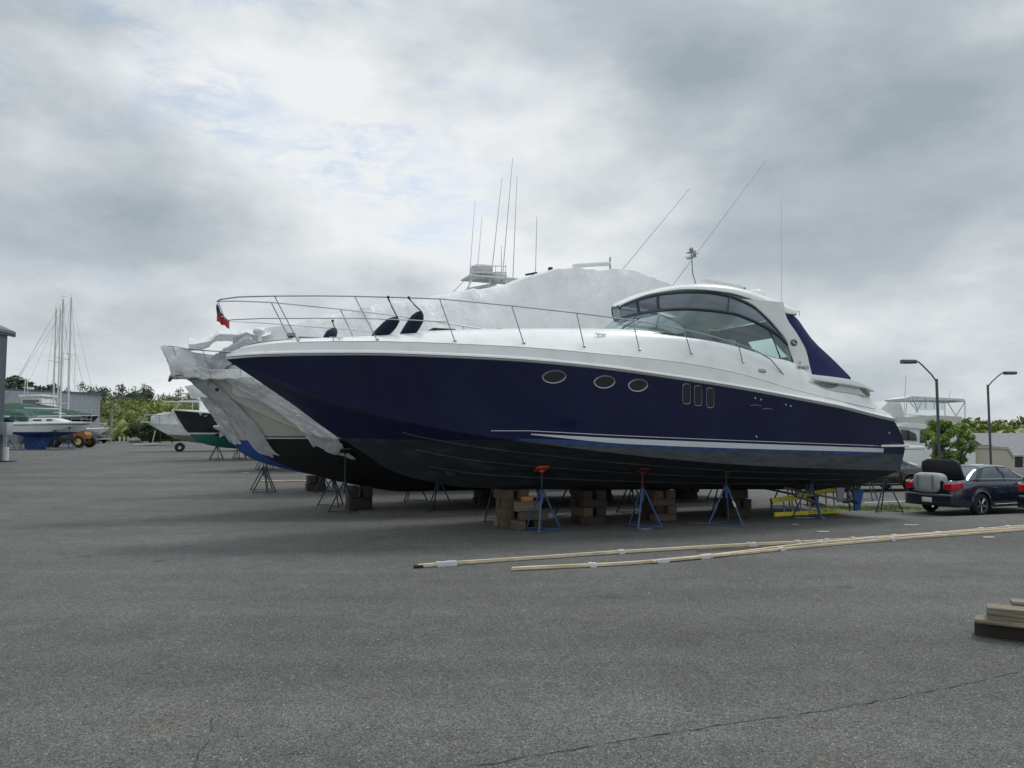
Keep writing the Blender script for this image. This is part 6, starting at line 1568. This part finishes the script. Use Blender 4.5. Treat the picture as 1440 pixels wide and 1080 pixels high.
# far dark wood on the ridge
random.seed(3)
mb = MB(); core = MB()
sk = lambda x: sk_(x)-4.2*sm(-60, -130, x)
sk_ = T((-420, 24), (-330, 25), (-260, 27), (-245, 26), (-228, 30), (-214, 28), (-205, 31), (-195, 29), (-188, 24), (-178, 27), (-160, 25), (-100, 20), (0, 14), (120, 8), (230, 6.5), (300, 7.5), (420, 9))
for row, (Y, k_) in enumerate(((415, 1), (400, .86), (385, .68), (370, .5))):
    x = -420
    while x < 430:
        vis = -255 < x < -125 or x > 215
        h_ = sk(x)*k_+random.uniform(-2.6, 2.2); r = random.uniform(3.0, 5.5); c = Vector((x, Y+random.uniform(-5, 5), h_-r*.9+1.1)); 
        leaves(mb, c, (r, r, r*1.05), 330 if vis else 60, .55 if vis else 1.3)
        core.blob(c-Vector((0, 0, 1.2)), (r*.72, r*.72, r*.8), 1, .3, 1.3)
        core.blob(c-Vector((0, -2, h_*.55)), (r*1.2, 3, h_*.55), 1)
        x += r*random.uniform(.75, 1.2)
for i in range(16):
    x = random.uniform(-245, -170); h_ = sk(x); c = Vector((x, 410, h_+random.uniform(.5, 3.2))); leaves(mb, c, (1.8, 1.8, 2.4), 90, .4); mb.tube([(x, 410, h_-6), (x+.3, 410, h_+4)], .12, 4)
core.v += []; w1 = mb.build('distant_wood', M['leafdark'], weld=False, flat=True); tag(w1, 'dark leafy wood along the ridge far behind the yard', 'wood', kind='stuff')
w2 = core.build('distant_wood_understorey', M['leafdark'], weld=False); tag(w2, 'dense dark undergrowth filling the far wood', 'wood', kind='stuff')
# yellow green scrub trees nearer
mb = MB(); core = MB(); random.seed(5)
for row, (Y, top) in enumerate(((165, 9.2), (156, 8.2), (148, 6.6), (141, 4.8), (135, 3.2))):
    x = -190
    while x < 150:
        vis = -100 < x < -40; h_ = top+random.uniform(-.55, .5)+.4*noise.noise(Vector((x*.06, row, 0))); r = random.uniform(1.5, 2.6); g_ = 1.1
        if x > 60: h_ *= .5
        c = Vector((x, Y+random.uniform(-2, 2), g_+h_-r*.8)); leaves(mb, c, (r, r, r), 300 if vis else 30, .22 if vis else .8)
        core.blob(c-Vector((0, 0, .5)), (r*.75, r*.75, r*.8), 1, .3, 2)
        if vis:
            for k in range(2): leaves(mb, c-Vector((random.uniform(-1, 1), 1.0, r*(k+.9))), (r, r*.8, r), 160, .22)
        core.blob(Vector((x, Y+.8, g_+h_*.4)), (r*1.2, 1.6, h_*.45), 1, .2, 1)
        x += r*random.uniform(.8, 1.25)
o = mb.build('scrub_thicket', M['leafyel'], weld=False, flat=True); tag(o, 'yellow green spring thicket rising beyond the end of the lot', 'thicket', kind='stuff')
o = core.build('scrub_understorey', M['leafyel'], weld=False); tag(o, 'dense inner growth of the spring thicket', 'thicket', kind='stuff')
# dark bushes by the trailer boat and behind the shed
def tree(name, label, base, h_, r, nl, s, m, group=None, trunk=.14, seed=1, cat='tree', clumps=26):
    rn = random.Random(seed); t = thing(name, label, cat, base, 0, group)
    mb = MB(); mb.tube([(0, 0, 0), (.05, 0, h_*.3), (-.05, .05, h_*.55), (0, 0, h_*.85)], trunk, 8, trunk*.3); lf = MB()
    for k in range(clumps):
        a = rn.uniform(0, 6.28); f = rn.uniform(0, 1)**.8; zc_ = lerp(.34, .93, f)*h_; rr = r*math.sin(lerp(.55, 2.75, f))*rn.uniform(.45, 1); c = Vector((rr*math.cos(a), rr*math.sin(a), zc_)); cr = r*rn.uniform(.24, .42)
        leaves(lf, c, (cr, cr, cr*.75), nl, s, .3, rn)
        mb.tube([(0, 0, zc_*.62), tuple(c*.6+Vector((0, 0, zc_*.32))), tuple(c)], trunk*.3, 5, .01)
    mb.build('trunk', M['bark'], t); lf.build('crown', M[m], t, weld=False, flat=True); return t
q = at(1322, 640, 37); tree('young_tree', 'bright green leafy tree behind the lamp post, beside the white boat', (q.x+.1, 37, -.2), at(1330, 586, 37).z+.2, .80, 240, .06, 'leaftree', seed=4, clumps=38)
q = at(1352, 640, 39); tree('young_tree', 'smaller rounder green tree just right of the bright leafy one', (q.x, 39, -.2), at(1352, 592, 39).z+.2, .62, 200, .06, 'leaftree', seed=9, clumps=26)
for i, (px, py, D_, r, lab) in enumerate(((225, 606, 84, 2.0, 'dark bush beside the trailer boat bow'), (200, 612, 110, 2.2, 'low bush at the lot end left of the trailer boat'), (242, 605, 88, 2.5, 'dark bush behind the trailer boat'))):
    q = at(px, py, D_); g_ = ground(q.x, q.y); tree('bush', lab, (q.x, q.y, g_-.4), max(1.8, q.z-g_+r*.9), r, 260, .14, 'leafdark2', seed=20+i, cat='bush', trunk=.08, clumps=22)
for i, (px, py, D_, r, lab) in enumerate(((30, 535, 130, 3.4, 'leafy tree top behind the shed roof, left'), (58, 540, 134, 3.0, 'leafy tree top behind the shed roof, right'))):
    q = at(px, py, D_); tree('far_tree', lab, (q.x, q.y, 1.0), q.z, r, 200, .3, 'leafdark', seed=30+i, clumps=18)
# weeds on the verge behind the stern
mb = MB(); random.seed(8)
for i in range(9000):
    v = -random.uniform(.3, 1.5)-.25*random.random(); u = random.uniform(-9, 1.5)-.4
    v = 19+random.gauss(.0, .42)
    x = random.uniform(9.3, 20); y = (v+x*math.sin(TH))/math.cos(TH)
    if noise.noise(Vector((x*.9, y*.9, 0))) < -.18: continue
    z = ground(x, y); h_ = random.uniform(.02, .09)*(1+1.2*max(0, noise.noise(Vector((x*1.7, y*1.7, 3))))); a = random.uniform(0, 6.28); dx_, dy_ = .008*math.cos(a), .008*math.sin(a); lx, ly = random.gauss(0, .03), random.gauss(0, .03)
    mb.add([(x-dx_, y-dy_, z), (x+dx_, y+dy_, z), (x+lx, y+ly, z+h_)], [(0, 1, 2)])
o = mb.build('verge_grass', M['grass'], weld=False, flat=True); tag(o, 'patchy green weeds on the verge behind the navy stern', 'grass', kind='stuff')
# painted line on the road beyond
p0_, p1_ = at(1222, 694, 29), at(1300, 700, 28)
rows = [[Vector((lerp(12.5, 17, f), lerp(27.4, 29.2, f), ground(lerp(12.5, 17, f), lerp(27.4, 29.2, f))+.012)), Vector((lerp(12.5, 17, f), lerp(27.52, 29.32, f), ground(lerp(12.5, 17, f), lerp(27.52, 29.32, f))+.012))] for f in [i/12 for i in range(13)]]
o = MB().grid(rows).build('road_line', M['whitepaint'], weld=False); tag(o, kind='structure')
